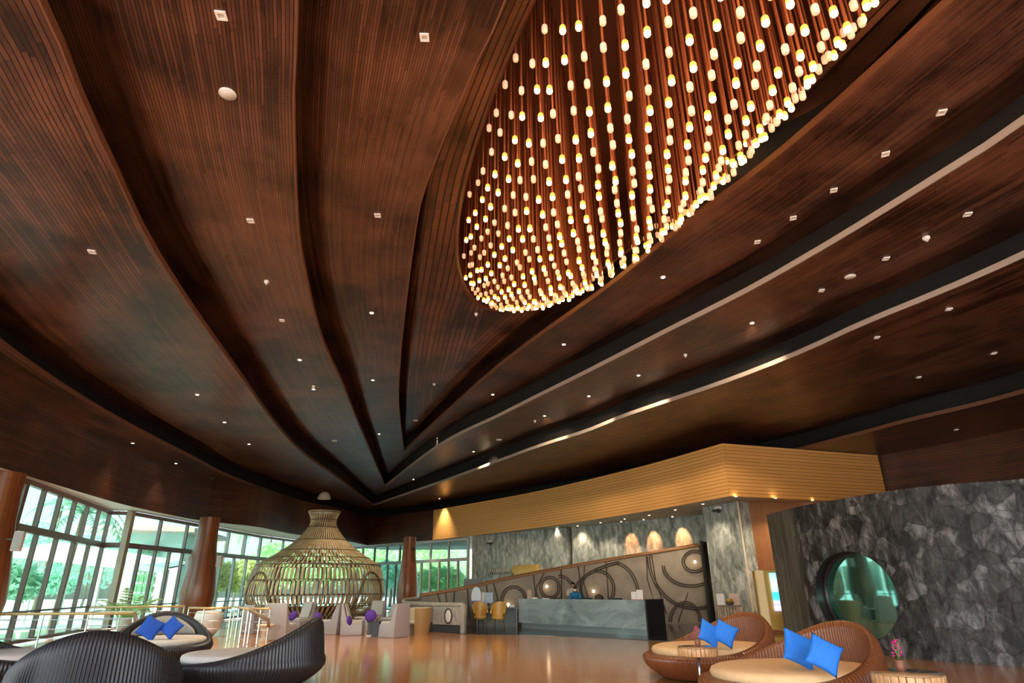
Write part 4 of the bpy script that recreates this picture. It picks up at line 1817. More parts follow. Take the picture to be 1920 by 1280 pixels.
for x, y, lb in ((1025, 1099, 'small round warm lamp in the small ring of the woven screen'), (1113, 1108, 'small round warm lamp in the large ring of the woven screen'), (1303, 1053, 'small round warm lamp at the top right corner of the woven screen'), (953, 1133, 'small round warm lamp low on the woven screen behind the desk')):
    p = scr_pt(x, y, .14)[0]
    t = thing('screen_lamp', lb, 'lamp', p, 0, 'round lamps on the woven screen')
    b = MB()
    b.sphere((0, 0, 0), .06)
    b.build('globe', GLOBE, t)
    b = MB()
    b.tube([(0, .05, 0), (0, .11, 0)], .03, 8)
    b.build('holder', GOLD, t)
# dark drape beside the screen's right end
b = MB()
pa, pb = Vector((xr + .35, YS + .5, 0)), Vector((PL.x - .1, PL.y + .6, 0))
n = 30
ringf = []
for z in (0.012, 3.3):
    ringf.append([Vector((pa.x + (pb.x - pa.x) * k / n, pa.y + (pb.y - pa.y) * k / n + .07 * math.sin(k * 1.7), z)) for k in range(n + 1)])
b.ring_strip(ringf, 0, False)
b.ring_strip([[v + Vector((0, .05, 0)) for v in r] for r in ringf], 0, False)
tag(b.build('drape', mat('black_drape', (.018, .017, .014), .7), loc=(pa.x, pa.y, 0)), 'black hanging drape between the woven screen and the marble pillar', 'curtain')

# curled low screen in front (the prow), ending in a post with an oval shell
CREAMS = mat('cane_grey', (.42, .38, .31), .6, noise=.2, nscale=5)
low = thing('low_curved_screen', 'low boat shaped woven screen ending in a post with a white oval', 'screen', (-3.4, 26.3, 0), 0, None, True)
pv = [Vector((tp[0].x + .05, YS - .05, 0)), Vector((-4.55, 28.0, 0)), Vector((-4.6, 27.4, 0)), Vector((-4.2, 26.6, 0)), Vector((-3.3, 25.3, 0)), Vector((-1.85, 24.15, 0))]
pv = crom(pv, 40)
tops = [aty(786, 1117, YS).z, .98, .95]


def lowtop(f):
    return 1.12 - .17 * min(1, f * 3) - .05 * max(0, f - .5)


b = MB()
rin, rout = [], []
for i, p in enumerate(pv):
    f = i / 40
    rin.append([Vector((p.x, p.y, .30 + (lowtop(f) - .30) * k / 4)) for k in range(5)])
b.ring_strip(rin, 0, False)
b.ring_strip([[v + Vector((.05, .06, 0)) for v in r] for r in rin], 0, False)
b.build('cloth_panel', MESH_, low)
b = MB()
b.tube([r[-1] for r in rin], .075, 8)
b.build('top_rail', CREAMS, low)
b = MB()
b.tube([Vector((r[0].x, r[0].y, .28)) for r in rin], .04, 8)
b.build('bottom_rail', RINGM, low)
b = MB()
e = pv[-1]
ea = math.atan2((pv[-1] - pv[-4]).y, (pv[-1] - pv[-4]).x)
b.box((e.x, e.y, .47), (.16, .16, .94), 0, ea)
bevel(b.build('end_post', CREAMS, low), .02)
f0 = pv[30]
fd = (e - f0).normalized()
fn = Vector((fd.y, -fd.x, 0))
if fn.y > 0:
    fn = -fn
b = MB()
P = [f0 + fn * .03, e + fn * .03, e + fn * .10, f0 + fn * .10]
b.prism([(p.x, p.y) for p in P], .26, .86)
b.build('front_panel', mat('light_cane_panel', (.40, .37, .33), .6, noise=.2, nscale=6), low)
b = MB()
P = [f0 - fn * .1, e - fn * .1, e + fn * .06, f0 + fn * .06]
b.prism([(p.x, p.y) for p in P], .012, .24)
b.build('foot', DKGREY, low)
b = MB()
oc = f0.lerp(e, .55) + fn * .115 + Vector((0, 0, .55))
b.tube([oc + fd * .17 * math.cos(2 * PI * k / 32) + Vector((0, 0, .24 * math.sin(2 * PI * k / 32))) for k in range(32)], .028, 8, closed=True)
b.build('oval_frame', RINGM, low)
b = MB()
b.ring_strip([[oc + fn * d + fd * .17 * r * math.cos(2 * PI * k / 32) + Vector((0, 0, .24 * r * math.sin(2 * PI * k / 32))) for k in range(32)] for r, d in ((.9, .0), (.75, .025), (.4, .045), (.02, .05))], 0, True, False, True)
b.build('oval_shell', mat('white_shell', (.75, .75, .73), .4), low)

# ================================================================== desks, golden chairs, signs left of the counter
YD = 27.3
dl, dr = aty(893, 1140, YD), aty(972, 1142, YD)
dk = thing('reception_desk', 'dark low reception desk left of the stone counter', 'desk', ((dl.x + dr.x) / 2, YD, 0), 0, None, True)
b = MB()
b.box(((dl.x + dr.x) / 2, YD, .735), (dr.x - dl.x, .8, .05))
b.build('desk_top', BLACK, dk)
b = MB()
b.box(((dl.x + dr.x) / 2, YD + .3, .36), (dr.x - dl.x - .1, .04, .70))
b.build('modesty_panel', mat('dark_teal', (.03, .06, .055), .4), dk)
for k in (0, 1):
    b = MB()
    b.box((dl.x + .06 if k == 0 else dr.x - .08, YD, .361), (.06, .7, .698))
    b.build('leg', BLACK, dk)
t = simple('computer_monitor', 'pale back of a desktop computer on the dark reception desk', 'monitor', (aty(906, 1135, YD).x, YD + .05, .76), 0, [
    ('screen_back', lambda b: b.box((-.02, 0, .36), (.10, .03, .42)), WHITE), ('screen_front', lambda b: b.box((.22, .02, .36), (.36, .03, .40)), SCRN), ('stand', lambda b: b.box((.1, .02, .09), (.06, .06, .18)), WHITE), ('foot', lambda b: b.box((.1, .02, .01), (.28, .2, .02)), PAPER)])
po = aty(893, 1117, YD - .2)
t = simple('oval_sign', 'tall oval white and blue sign standing on the reception desk', 'sign', (po.x, YD - .25, .76), 0, [
    ('board', lambda b: b.poly([(.20 * math.cos(k * PI / 16), 0, .42 + .36 * math.sin(k * PI / 16)) for k in range(17)] + [(-.18, 0, .05), (.18, 0, .05)]), mat('pale_sign', (.62, .70, .80), .5)),
    ('blue_band', lambda b: b.box((0, -.012, .17), (.37, .012, .16)), mat('violet_band', (.08, .07, .28), .5)), ('back', lambda b: b.box((0, .04, .3), (.28, .05, .58)), PAPER)])
simple('desk_phone', 'small pale telephone on the dark reception desk', 'telephone', (aty(960, 1140, YD).x, YD - .1, .76), .2, [
    ('base', lambda b: b.box((0, 0, .025), (.2, .16, .05)), PAPER), ('handset', lambda b: b.box((0, .02, .07), (.2, .05, .035)), PAPER)])
simple('bowl', 'tiny dark bowl on the right of the reception desk', 'bowl', (aty(948, 1140, YD).x, YD - .15, .76), 0, [('bowl', lambda b: b.lathe([(.03, 0), (.08, .05), (.075, .055), (.02, .012)], n=18), DKGREY)])
GOLDC = mat('golden_leather', (.50, .29, .055), .4, noise=.1)
CLEG = mat('chair_leg_wood', (.16, .09, .05), .4)


def gold_chair(label, loc, rz):
    t = thing('desk_chair', label, 'chair', loc, rz, 'golden chairs at the reception desk')
    b = MB()
    rings = []
    n = 24
    for z, sc_, top in ((.36, .80, 0), (.46, .95, 0), (.60, 1.02, 0), (.8, 1.06, 1), (1.0, 1.1, 2)):
        ring = []
        for k in range(n + 1):
            a = PI * .5 + (-.5 + k / n) * 2 * PI * .62 + PI
            e = abs(k / n - .5) * 2
            zz = z if z < .58 else .58 + (z - .58) * max(0., 1 - e ** 2.2) + .0
            ring.append((.28 * sc_ * math.cos(a), .28 * sc_ * math.sin(a), zz))
        rings.append(ring)
    b.ring_strip(rings, 0, False)
    b.ring_strip([[(x * .86, y * .86, z) for x, y, z in r] for r in rings], 0, False)
    r = rings[-1]
    b.ring_strip([r, [(x * .86, y * .86, z) for x, y, z in r]], 0, False)
    b.build('backrest', GOLDC, t)
    b = MB()
    b.lathe([(.23, .36), (.26, .42), (.25, .48), (.01, .49)], n=24)
    b.build('seat', GOLDC, t)
    for sx in (-1, 1):
        for sy in (-1, 1):
            b = MB()
            b.tube([(sx * .16, sy * .16, .40), (sx * .20, sy * .20, 0)], [.022, .014], 8)
            b.build('leg', CLEG, t)
    return t


v = at(902, 1177, 0)
gold_chair('golden upholstered chair at the left of the dark reception desk', (v.x, 26.2, 0), R_(200))
v = at(938, 1180, 0)
gold_chair('golden upholstered chair with its broad back to us, next to the stone counter', (aty(934, 1160, 25.6).x, 25.6, 0), R_(165))


# signs and panels on and before the stone wall
def on_stone(px, py, d=.0):
    return plane_hit(px, py, RW0, nw) + nw * d


sa = math.atan2(dw.y, dw.x)
c0, c1 = on_stone(966, 1062, .06), on_stone(1013, 1060, .06)
cz0, cz1 = on_stone(990, 1083).z, on_stone(990, 1059).z
t = thing('gold_panel', 'golden box panel on the grey stone wall', 'panel', ((c0.x + c1.x) / 2, (c0.y + c1.y) / 2, (cz0 + cz1) / 2 - .2), sa)
b = MB()
b.box((0, -.1, 0), ((c1 - c0).length, .22, cz1 - cz0 + .4))
bevel(b.build('box', mat('gold_sheet', (.72, .46, .13), .35, .2), t), .02)
b = MB()
b.box((-(c1 - c0).length / 2 + .10, -.22, -.1), (.05, .02, .5))
b.build('handle', BLACK, t)
grp = thing('wall_sculpture', 'relief of pale slanted strokes on the stone wall left of the golden panel', 'wall art', on_stone(939, 1075, .03), sa)
b = MB()
rnd = random.Random(5)
for k in range(13):
    px = 917 + k * 3.7
    a_, c_ = on_stone(px + 1.5, 1065, .05), on_stone(px - 1.2, 1074 + rnd.uniform(0, 3), .05)
    i = grp.matrix_world
    P0 = Vector(grp.location)
    M3 = Matrix.Rotation(-sa, 3, 'Z')
    b.tube([M3 @ (a_ - P0), M3 @ (c_ - P0)], .055, 6)
    if k > 4:
        a_, c_ = on_stone(px + .8, 1078, .05), on_stone(px - .8, 1088 + rnd.uniform(-2, 2), .05)
        b.tube([M3 @ (a_ - P0), M3 @ (c_ - P0)], .045, 6)
b.build('strokes', mat('pale_relief', (.60, .60, .56), .3, .3), grp)
v = aty(884, 1099, 31.5)
t = thing('notice_board', 'dark notice board with white strip above the low screen', 'sign', (v.x, v.y, 0), 0)
b = MB()
b.box((0, 0, v.z + .14), (.74, .05, .40))
b.build('board', mat('slate_board', (.05, .08, .09), .35), t)
b = MB()
b.box((0, -.01, v.z - .18), (.78, .05, .14))
b.build('white_strip', PAPER, t)
b = MB()
b.lathe([(.03, .02), (.03, v.z - .2)], n=8)
b.build('pole', DKGREY, t)
b = MB()
b.lathe([(.25, 0), (.25, .02)], n=20)
b.build('foot', DKGREY, t)
v = aty(974, 1089, 31.0)
t = thing('screen_sign', 'small black screen with white marks before the golden panel', 'sign', (v.x, v.y, 0), 0)
b = MB()
b.box((0, 0, v.z), (.34, .05, .28))
b.build('screen', BLACK, t)
b = MB()
for k in range(4):
    b.box((-.11 + k * .072, -.03, v.z - .05), (.045, .01, .08))
b.build('white_marks', mat('lit_marks', (.8, .8, .8), .5, emit=(1, 1, 1), es=.8), t)
b = MB()
b.lathe([(.02, .02), (.02, v.z - .1)], n=8)
b.build('pole', DKGREY, t)
b = MB()
b.lathe([(.2, 0), (.2, .02)], n=20)
b.build('foot', DKGREY, t)

# ================================================================== staff
SKIN = mat('skin', (.42, .24, .15), .55)
HAIR = mat('black_hair', (.012, .009, .008), .5)


def person(label, loc, rz, shirt, lean=0., mask=True, long_hair=False, h=1.64, arm=0.):
    k = h / 1.70
    t = thing('person', label, 'person', loc, rz)
    # body: one continuous skinned surface
    V, E, Rr = [], [], []

    def add(p, r, par=None):
        V.append(Vector(p) * k)
        Rr.append(r * k)
        if par is not None:
            E.append((par, len(V) - 1))
        return len(V) - 1
    L = lean
    pel = add((0, 0, .95), .145)
    wa = add((0, -.02 * L, 1.08), .125, pel)
    ch = add((0, -.10 * L, 1.28), .145, wa)
    up_ = add((0, -.16 * L, 1.40), .10, ch)
    nk = add((0, -.20 * L, 1.47), .052, up_)
    hd = add((0, -.25 * L, 1.53), .055, nk)
    for s in (-1, 1):
        sh = add((s * .17, -.15 * L, 1.385), .062, up_)
        el = add((s * .24, -.10 * L - .10 - arm * .05, 1.14 + .05 * arm), .045, sh)
        wr_ = add((s * .17, -.10 * L - .32, 1.08 + (.26 * arm if s > 0 else 0)), .030, el)
        pa_ = add((s * .16, -.10 * L - .38, 1.08 + (.30 * arm if s > 0 else 0)), .034, wr_)
        for q in range(4):
            add((s * (.16 + (q - 1.5) * .019), -.10 * L - .46 + .008 * abs(q - 1.3), 1.07 + (.34 * arm if s > 0 else 0)), .009, pa_)
        add((s * .115, -.10 * L - .40, 1.075 + (.31 * arm if s > 0 else 0)), .010, pa_)
        hp = add((s * .09, 0, .88), .10, pel)
        kn = add((s * .10, -.02, .50), .062, hp)
        an = add((s * .10, .01, .09), .042, kn)
        add((s * .10, -.14, .04), .038, an)
    me = bpy.data.meshes.new('body')
    me.from_pydata([tuple(v) for v in V], E, [])
    o = bpy.data.objects.new('body', me)
    COL.objects.link(o)
    o.parent = t
    sk = o.modifiers.new('skin', 'SKIN')
    sk.use_smooth_shade = True
    for i, v in enumerate(me.skin_vertices[0].data):
        v.radius = (Rr[i], Rr[i] * (.72 if i in (0, 1, 2, 3) else 1))
        v.use_root = (i == 0)
    ss = o.modifiers.new('sub', 'SUBSURF')
    ss.levels = 1
    ss.render_levels = 2
    me.materials.append(SKIN)
    # head with face
    hc = Vector((0, -.27 * L - .01, 1.60)) * k
    b = MB()
    rings = []
    n = 20
    for q in range(13):
        a = PI * q / 12
        z = -.118 * math.cos(a)
        r = math.sin(a) + 1e-3
        ring = []
        for j in range(n):
            th = 2 * PI * j / n
            x, y = .075 * r * math.cos(th), .094 * r * math.sin(th)
            if z < -.03:
                x *= .90
            if abs(th - 1.5 * PI) < .30 and -.045 < z < .02:
                y -= .014
            if abs(abs(th - 1.5 * PI) - .45) < .18 and -.005 < z < .03:
                y += .006
            ring.append((hc.x + x * k, hc.y + y * k, hc.z + z * k))
        rings.append(ring)
    b.ring_strip(rings, 0, True, True, True)
    for s in (-1, 1):
        b.sphere((hc.x + s * .076 * k, hc.y + .005, hc.z - .005), .022 * k, 0, 8, 6, 1.5)
        b.sphere((hc.x + s * .028 * k, hc.y - .083 * k, hc.z + .012 * k), .010 * k, 1, 8, 6)
    b.build('head', [SKIN, BLACK], t)
    b = MB()
    rings = []
    for q in range(9):
        a = PI * .5 * q / 8
        z = .130 * math.sin(a)
        ring = []
        for j in range(n):
            th = 2 * PI * j / n
            r = math.cos(a) + 1e-3
            y = .114 * r * math.sin(th) + .008
            zz = z
            if q == 0:
                zz = -.07 if math.sin(th) > -.2 else .035
                if long_hair and math.sin(th) > -.2:
                    zz = -.17
            ring.append((hc.x + .087 * k * r * math.cos(th), hc.y + y * k, hc.z + zz * k))
        rings.append(ring)
    b.ring_strip(rings, 0, True, False, True)
    if long_hair:
        b.sphere((hc.x, hc.y + .12 * k, hc.z + .02), .055 * k, 0, 10, 7)
    b.build('hair', HAIR, t)
    if mask:
        b = MB()
        rings = []
        for q in range(5):
            z = -.085 + .075 * q / 4
            rings.append([(hc.x + .078 * k * math.sin(a), hc.y - (.112 - .018 * abs(q - 2.5) / 2.5) * k * math.cos(a) + .004, hc.z + z * k) for a in [(-1.1 + 2.2 * j / 10) for j in range(11)]])
        b.ring_strip(rings, 0, False)
        b.build('face_mask', PAPER, t)
    # shirt and trousers as shells around the body
    b = MB()
    pr = [(.90, .165, 0), (1.02, .158, 0), (1.12, .150, .05), (1.26, .185, .10), (1.36, .200, .15), (1.41, .190, .16), (1.45, .150, .175), (1.478, .075, .19)]
    b.ring_strip([[(r * math.cos(2 * PI * j / 24) * k * 1.12, (-yy * L + r * .80 * math.sin(2 * PI * j / 24)) * k, z * k) for j in range(24)] for z, r, yy in pr], 0, True)
    for s in (-1, 1):
        b.tube([Vector((s * .15, -.15 * L, 1.40)) * k, Vector((s * .185, -.15 * L, 1.36)) * k, Vector((s * .22, -.12 * L - .04 - .02 * arm, 1.25)) * k, Vector((s * .243, -.10 * L - .10 - .05 * arm, 1.13 + .05 * arm)) * k], [.088 * k, .090 * k, .082 * k, .070 * k], 12)
    b.build('shirt', shirt, t)
    b = MB()
    for s in (-1, 1):
        b.tube([Vector((s * .075, 0, .97)) * k, Vector((s * .09, 0, .86)) * k, Vector((s * .10, -.02, .50)) * k, Vector((s * .10, .01, .08)) * k], [.12 * k, .115 * k, .085 * k, .075 * k], 14)
    b.build('trousers', DKGREY, t)
    b = MB()
    for s in (-1, 1):
        b.tube([Vector((s * .10, .05, .035)) * k, Vector((s * .10, -.04, .045)) * k, Vector((s * .10, -.18, .028)) * k], [.035, .048, .03], 10)
    b.build('shoes', BLACK, t)
    return t


SHB = mat('blue_uniform', (.012, .15, .32), .7, noise=.2, nscale=20)
SHW = mat('cream_shirt', (.55, .52, .46), .7, noise=.15, nscale=20)


def cspot(px, d):
    # point at depth d behind the counter front seen at pixel column px
    r = ray(px, 1100)
    nn = Vector((nc.x, nc.y, 0))
    k = ((CA + nc * d) - Vector((0, 0, 0))).dot(nn) / (r.x * nn.x + r.y * nn.y)
    return Vector((r.x * k, r.y * k, .012))


person('person in cream shirt with dark hair standing behind the counter, head lowered', cspot(1072, 1.9), R_(15), SHW, .5, False, False, 1.66, .6)
person('person in blue uniform and white face mask behind the counter', cspot(1079, 1.15), R_(-12), SHB, .8, True, True, 1.50)

# ================================================================== log stand with magazines, kiosk
v = aty(1368, 1150, 24.0)
LOG = mat('pale_log', (.42, .33, .25), .7, noise=.35, nscale=10)
t = thing('log_stand', 'pedestal of upright pale logs in front of the marble pillar', 'pedestal', (v.x, v.y, 0), 0)
zt = aty(1368, 1134, 24.0).z
b = MB()
for k in range(26):
    a = 2 * PI * k / 26
    b.lathe([(.05, 0), (.055, zt * .5), (.048, zt - .02)], (.42 * math.cos(a), .40 * math.sin(a), 0), 7)
b.build('logs', LOG, t)
b = MB()
b.lathe([(.46, zt - .02), (.46, zt), (.01, zt + .002)], n=30)
b.build('top', mat('stand_top', (.18, .14, .11), .5), t)
tag(simple('magazine', 'white open magazine at the left of the log stand', 'magazine', (v.x - .28, v.y - .05, zt + .002), .25, [('pages', lambda b: b.box((0, 0, .19), (.30, .03, .38)), PAPER), ('stand', lambda b: b.box((0, .05, .09), (.1, .1, .18)), DKGREY)]), 'white upright magazine at the left of the log stand', 'magazine', 'magazines on the log stand')
tag(simple('magazine', 'pinkish upright magazine at the right of the log stand', 'magazine', (v.x + .24, v.y - .02, zt + .002), -.2, [('pages', lambda b: b.box((0, 0, .19), (.34, .03, .38)), mat('pink_page', (.66, .50, .46), .5)), ('stand', lambda b: b.box((0, .05, .09), (.1, .1, .18)), DKGREY)]), 'pinkish upright magazine at the right of the log stand', 'magazine', 'magazines on the log stand')
simple('basket', 'small brown basket with golden fruit between the magazines', 'basket', (v.x, v.y - .2, zt + .002), 0, [('basket', lambda b: b.lathe([(.10, 0), (.15, .11), (.14, .12), (.09, .02)], n=18), mat('basket_brown', (.12, .07, .03), .7)),
       ('fruit', lambda b: [b.sphere((.06 * math.cos(k * 1.3), .06 * math.sin(k * 1.3), .15 + .05 * (k == 4)), .055) for k in range(5)], mat('golden_fruit', (.45, .28, .04), .5))])

ka, kb, kc = at(1428, 1198, 0), at(1443, 1203, 0), aty(1492, 1205, 19.6)
t = thing('display_kiosk', 'golden display kiosk with a glowing blue screen beside the slate wall', 'kiosk', (ka.x, ka.y, 0), 0, None, True)
KG = mat('kiosk_gold', (.66, .42, .10), .35, .15)
KL = mat('kiosk_side', (.78, .60, .28), .4)
kz = aty(1412, 1069, ka.y).z
fx = ka.x + .26
b = MB()
ys = ka.y
b.prism([(ka.x + .2, ys + .05), (ka.x + 1.5, ys - .0), (ka.x + 1.5, ys + .5), (ka.x + .2, ys + .55)], .25, kz)
b.prism([(ka.x + .0, ys - .12), (ka.x + 1.7, ys - .17), (ka.x + 1.7, ys + .6), (ka.x + .0, ys + .65)], 0, .06)
b.build('body', KG, t)
b = MB()
rr = [[(ka.x - .02, ys - .10, .06), (ka.x + .3, ys - .15, .06)], [(ka.x + .08, ys - .02, .16), (ka.x + .3, ys - .07, .16)], [(ka.x + .12, ys + .02, .4), (ka.x + .34, ys - .03, .4)], [(ka.x + .12, ys + .02, kz), (ka.x + .34, ys - .03, kz)]]
b.ring_strip(rr, 0, False)
b.ring_strip([[(x, y + .1, z) for x, y, z in r] for r in rr], 0, False)
b.build('side_flange', KL, t)
SCM = bpy.data.materials.new('kiosk_screen')
SCM.use_nodes = True
n_ = SCM.node_tree
tc = n_.nodes.new('ShaderNodeTexCoord')
se = n_.nodes.new('ShaderNodeSeparateXYZ')
n_.links.new(tc.outputs['Generated'], se.inputs[0])
rp = n_.nodes.new('ShaderNodeValToRGB')
el = rp.color_ramp.elements
el[0].position, el[0].color = 0., (.35, .30, .80, 1)
el[1].position, el[1].color = 1., (.20, .52, .85, 1)
for pos_, c_ in ((.05, (.42, .38, .85)), (.06, (.70, .72, .95)), (.12, (.70, .72, .95)), (.13, (.30, .30, .75)), (.24, (.42, .45, .85)), (.30, (.05, .45, .80)), (.48, (.03, .50, .85)), (.5, (.30, .62, .90)), (.7, (.42, .60, .92))):
    q = el.new(pos_)
    q.color = (*c_, 1)
n_.links.new(se.outputs[2], rp.inputs[0])
pb_ = n_.nodes['Principled BSDF']
pb_.inputs['Base Color'].default_value = (.02, .02, .02, 1)
pb_.inputs['Roughness'].default_value = .15
n_.links.new(rp.outputs[0], pb_.inputs['Emission Color'])
pb_.inputs['Emission Strength'].default_value = 1.0
b = MB()
zb_ = aty(1460, 1145, ys).z
b.box((ka.x + .95, ys - .01, (zb_ + kz - .08) / 2), (.84, .03, kz - .08 - zb_))
b.build('screen', SCM, t)

# ================================================================== white lounge chairs around the pavilion
WCH = mat('white_lacquer', (.40, .365, .375), .35)
OLV = mat('olive_lacquer', (.30, .27, .17), .45)
TANC = mat('tan_lacquer', (.40, .25, .10), .4)
CUSHG = mat('grey_seat', (.55, .52, .49), .8)
PURP = mat('purple_fabric', (.09, .03, .30), .8)


def lounge_chair(label, loc, rz, m=WCH, h=1.0, w_=.72, first={}):
    """high-backed slab chair facing local -Y"""
    t = thing('lounge_chair', label, 'chair', loc, rz, 'high-backed lounge chairs')
    key = (m.name, h, w_)
    if key in first:
        for c in first[key]:
            d = c.copy()
            COL.objects.link(d)
            d.parent = t
        return t
    b = MB()
    side = [(.40, 0), (.44, h), (.37, h), (.25, .62), (.14, .43), (-.34, .41), (-.36, 0)]     # (y, z)
    i0 = len(b.v)
    for x, tp_ in ((-w_ / 2, 1), (w_ / 2, 1)):
        b.v += [Vector((x * (1 - .14 * z / h), y, z)) for y, z in side]
    n = len(side)
    for k in range(n):
        b.face((i0 + k, i0 + (k + 1) % n, i0 + n + (k + 1) % n, i0 + n + k))
    b.face([i0 + k for k in range(n)])
    b.face([i0 + n + k for k in reversed(range(n))])
    f = bevel(b.build('body', m, t), .03, 3)
    c = MB()
    c.box((0, -.10, .435), (w_ * .84, .46, .09))
    s = bevel(c.build('seat_cushion', CUSHG, t), .03, 3)
    e = MB()
    P = [(.225, .60), (.335, .985 * h), (.31, .985 * h), (.13, .50)]
    i0 = 0
    for x in (-w_ * .36, w_ * .36):
        e.v += [Vector((x * (1 - .1 * z), y - .012, z)) for y, z in P]
    for k in range(4):
        e.face((k, (k + 1) % 4, 4 + (k + 1) % 4, 4 + k))
    e.face((0, 1, 2, 3))
    e.face((7, 6, 5, 4))
    q = e.build('back_pad', CUSHG, t)
    first[key] = [f, s, q]
    return t


def gp(px, py):
    v = at(px, py, 0)
    return Vector((v.x, v.y, 0))


lounge_chair('white lounge chair seen from the side, left of the black cube table', gp(662, 1190), R_(95), h=1.02)
lounge_chair('white lounge chair with its tall back to us, right of the black cube table', gp(737, 1194), R_(232), h=1.02)
lounge_chair('white lounge chair facing us with a round purple cushion', gp(692, 1182) + Vector((0, .9, 0)), R_(-8), h=1.05)
lounge_chair('olive lounge chair facing us behind the black cube table', gp(722, 1186) + Vector((0, 1.2, 0)), R_(-25), OLV, .95)
lounge_chair('white lounge chair showing its broad grey back beside the railing', gp(525, 1199), R_(170), h=1.10, w_=.80)
lounge_chair('white lounge chair half hidden behind the broad grey back', gp(497, 1192) + Vector((0, .5, 0)), R_(200), h=1.02)
lounge_chair('white lounge chair with a purple ball cushion before the pavilion', gp(553, 1186) + Vector((0, .5, 0)), R_(-30), h=1.05)
lounge_chair('white lounge chair behind the pointed black daybed', gp(609, 1192) + Vector((-.1, .9, 0)), R_(262), h=1.0)
lounge_chair('white lounge chair partly seen through the railing', gp(462, 1190) + Vector((0, .8, 0)), R_(150), h=.98)
# tan shell chair by the low screen
v = gp(784, 1189)
t = thing('tub_chair', 'tan curved tub chair with cream rim beside the low screen', 'chair', (v.x, v.y, 0), R_(-60))
b = MB()
n = 26
ro = [[(.46 * s_ * math.cos(a), .42 * s_ * math.sin(a), z) for a in [(-.25 + 1.5 * k / n) * PI for k in range(n + 1)]] for z, s_ in ((0, .82), (.3, .95), (.86, 1.06))]
b.ring_strip(ro, 0, False)
b.build('shell', TANC, t)
b = MB()
ri = [[(x * .88, y * .88, z) for x, y, z in r] for r in ro]
b.ring_strip(ri, 0, False)
b.ring_strip([ro[-1], ri[-1]], 0, False)
for k in (0, n):
    b.quad(ro[0][k], ro[-1][k], ri[-1][k], ri[0][k])
b.build('inner_shell', mat('cream_rim', (.66, .60, .46), .5), t)
b = MB()
b.lathe([(.34, .34), (.37, .40), (.35, .45), (.01, .46)], n=26)
b.build('seat', CUSHG, t)


def round_cushion(label, p, r, rot, grp='purple round cushions'):
    b = MB()
    b.lathe([(.01, -.09 * r / .25), (r * .7, -.08 * r / .25), (r, 0), (r * .7, .08 * r / .25), (.01, .09 * r / .25)], n=22)
    o = b.build('round_cushion', PURP)
    o.location = p
    o.rotation_euler = rot
    tag(o, label, 'cushion', grp)


def atY(px, py, Y):
    return aty(px, py, Y)


v = aty(695, 1154, 21.9)
round_cushion('round purple cushion on the white chair facing us', v, .19, (R_(80), 0, 0))
v = aty(655, 1163, 22.7)
round_cushion('dark purple cushion inside the white chair seen from the side', v, .16, (R_(75), 0, R_(80)))
v = aty(549, 1154, 22.9)
round_cushion('purple ball cushion on the white chair before the pavilion', v, .17, (R_(70), 0, R_(-25)))
v = aty(597, 1156, 20.9)
round_cushion('purple cushion peeking over the pointed black daybed', v, .15, (R_(70), 0, R_(60)))
# small tables
v = gp(697, 1191)
simple('cube_table', 'small black cube table between the white lounge chairs', 'table', (v.x + .05, v.y - .05, 0), .2, [('top', lambda b: b.box((0, 0, .435), (.46, .46, .03)), BLACK), ('body', lambda b: b.box((0, 0, .225), (.40, .40, .39)), BLACK), ('foot', lambda b: b.box((0, 0, .015), (.44, .44, .03)), WHITE)])
v2 = gp(713, 1191)
simple('cube_table', 'tall narrow black stand beside the white chair showing its back', 'table', (v2.x - .02, v2.y - .62, 0), -.1, [('top', lambda b: b.box((0, 0, .47), (.30, .30, .02)), BLACK), ('body', lambda b: b.box((0, 0, .24), (.24, .24, .44)), BLACK), ('foot', lambda b: b.box((0, 0, .01), (.28, .28, .02)), DKGREY)])
flower_pot('tiny pot with pink flower on the stand between the lounge chairs', (v2.x - .02, v2.y - .62, .48), .8)
v = gp(494, 1203)
simple('stool', 'cream mushroom shaped stool beside the broad grey chair back', 'stool', (v.x, v.y, 0), 0, [('top', lambda b: b.lathe([(.26, .44), (.26, .50), (.01, .505)], n=26), mat('cream_lacquer', (.72, .60, .42), .4)), ('stem', lambda b: b.lathe([(.20, 0), (.11, .10), (.09, .28), (.2, .44)], n=22), mat('cream_lacquer2', (.70, .58, .40), .4))])
v = gp(665, 1184)
simple('coffee_table', 'low white table between the white lounge chairs', 'table', (v.x + .2, v.y + .7, 0), 0, [('top', lambda b: b.box((0, 0, .47), (.7, .5, .05)), WHITE), ('base', lambda b: b.box((0, 0, .225), (.3, .25, .445)), WHITE)])

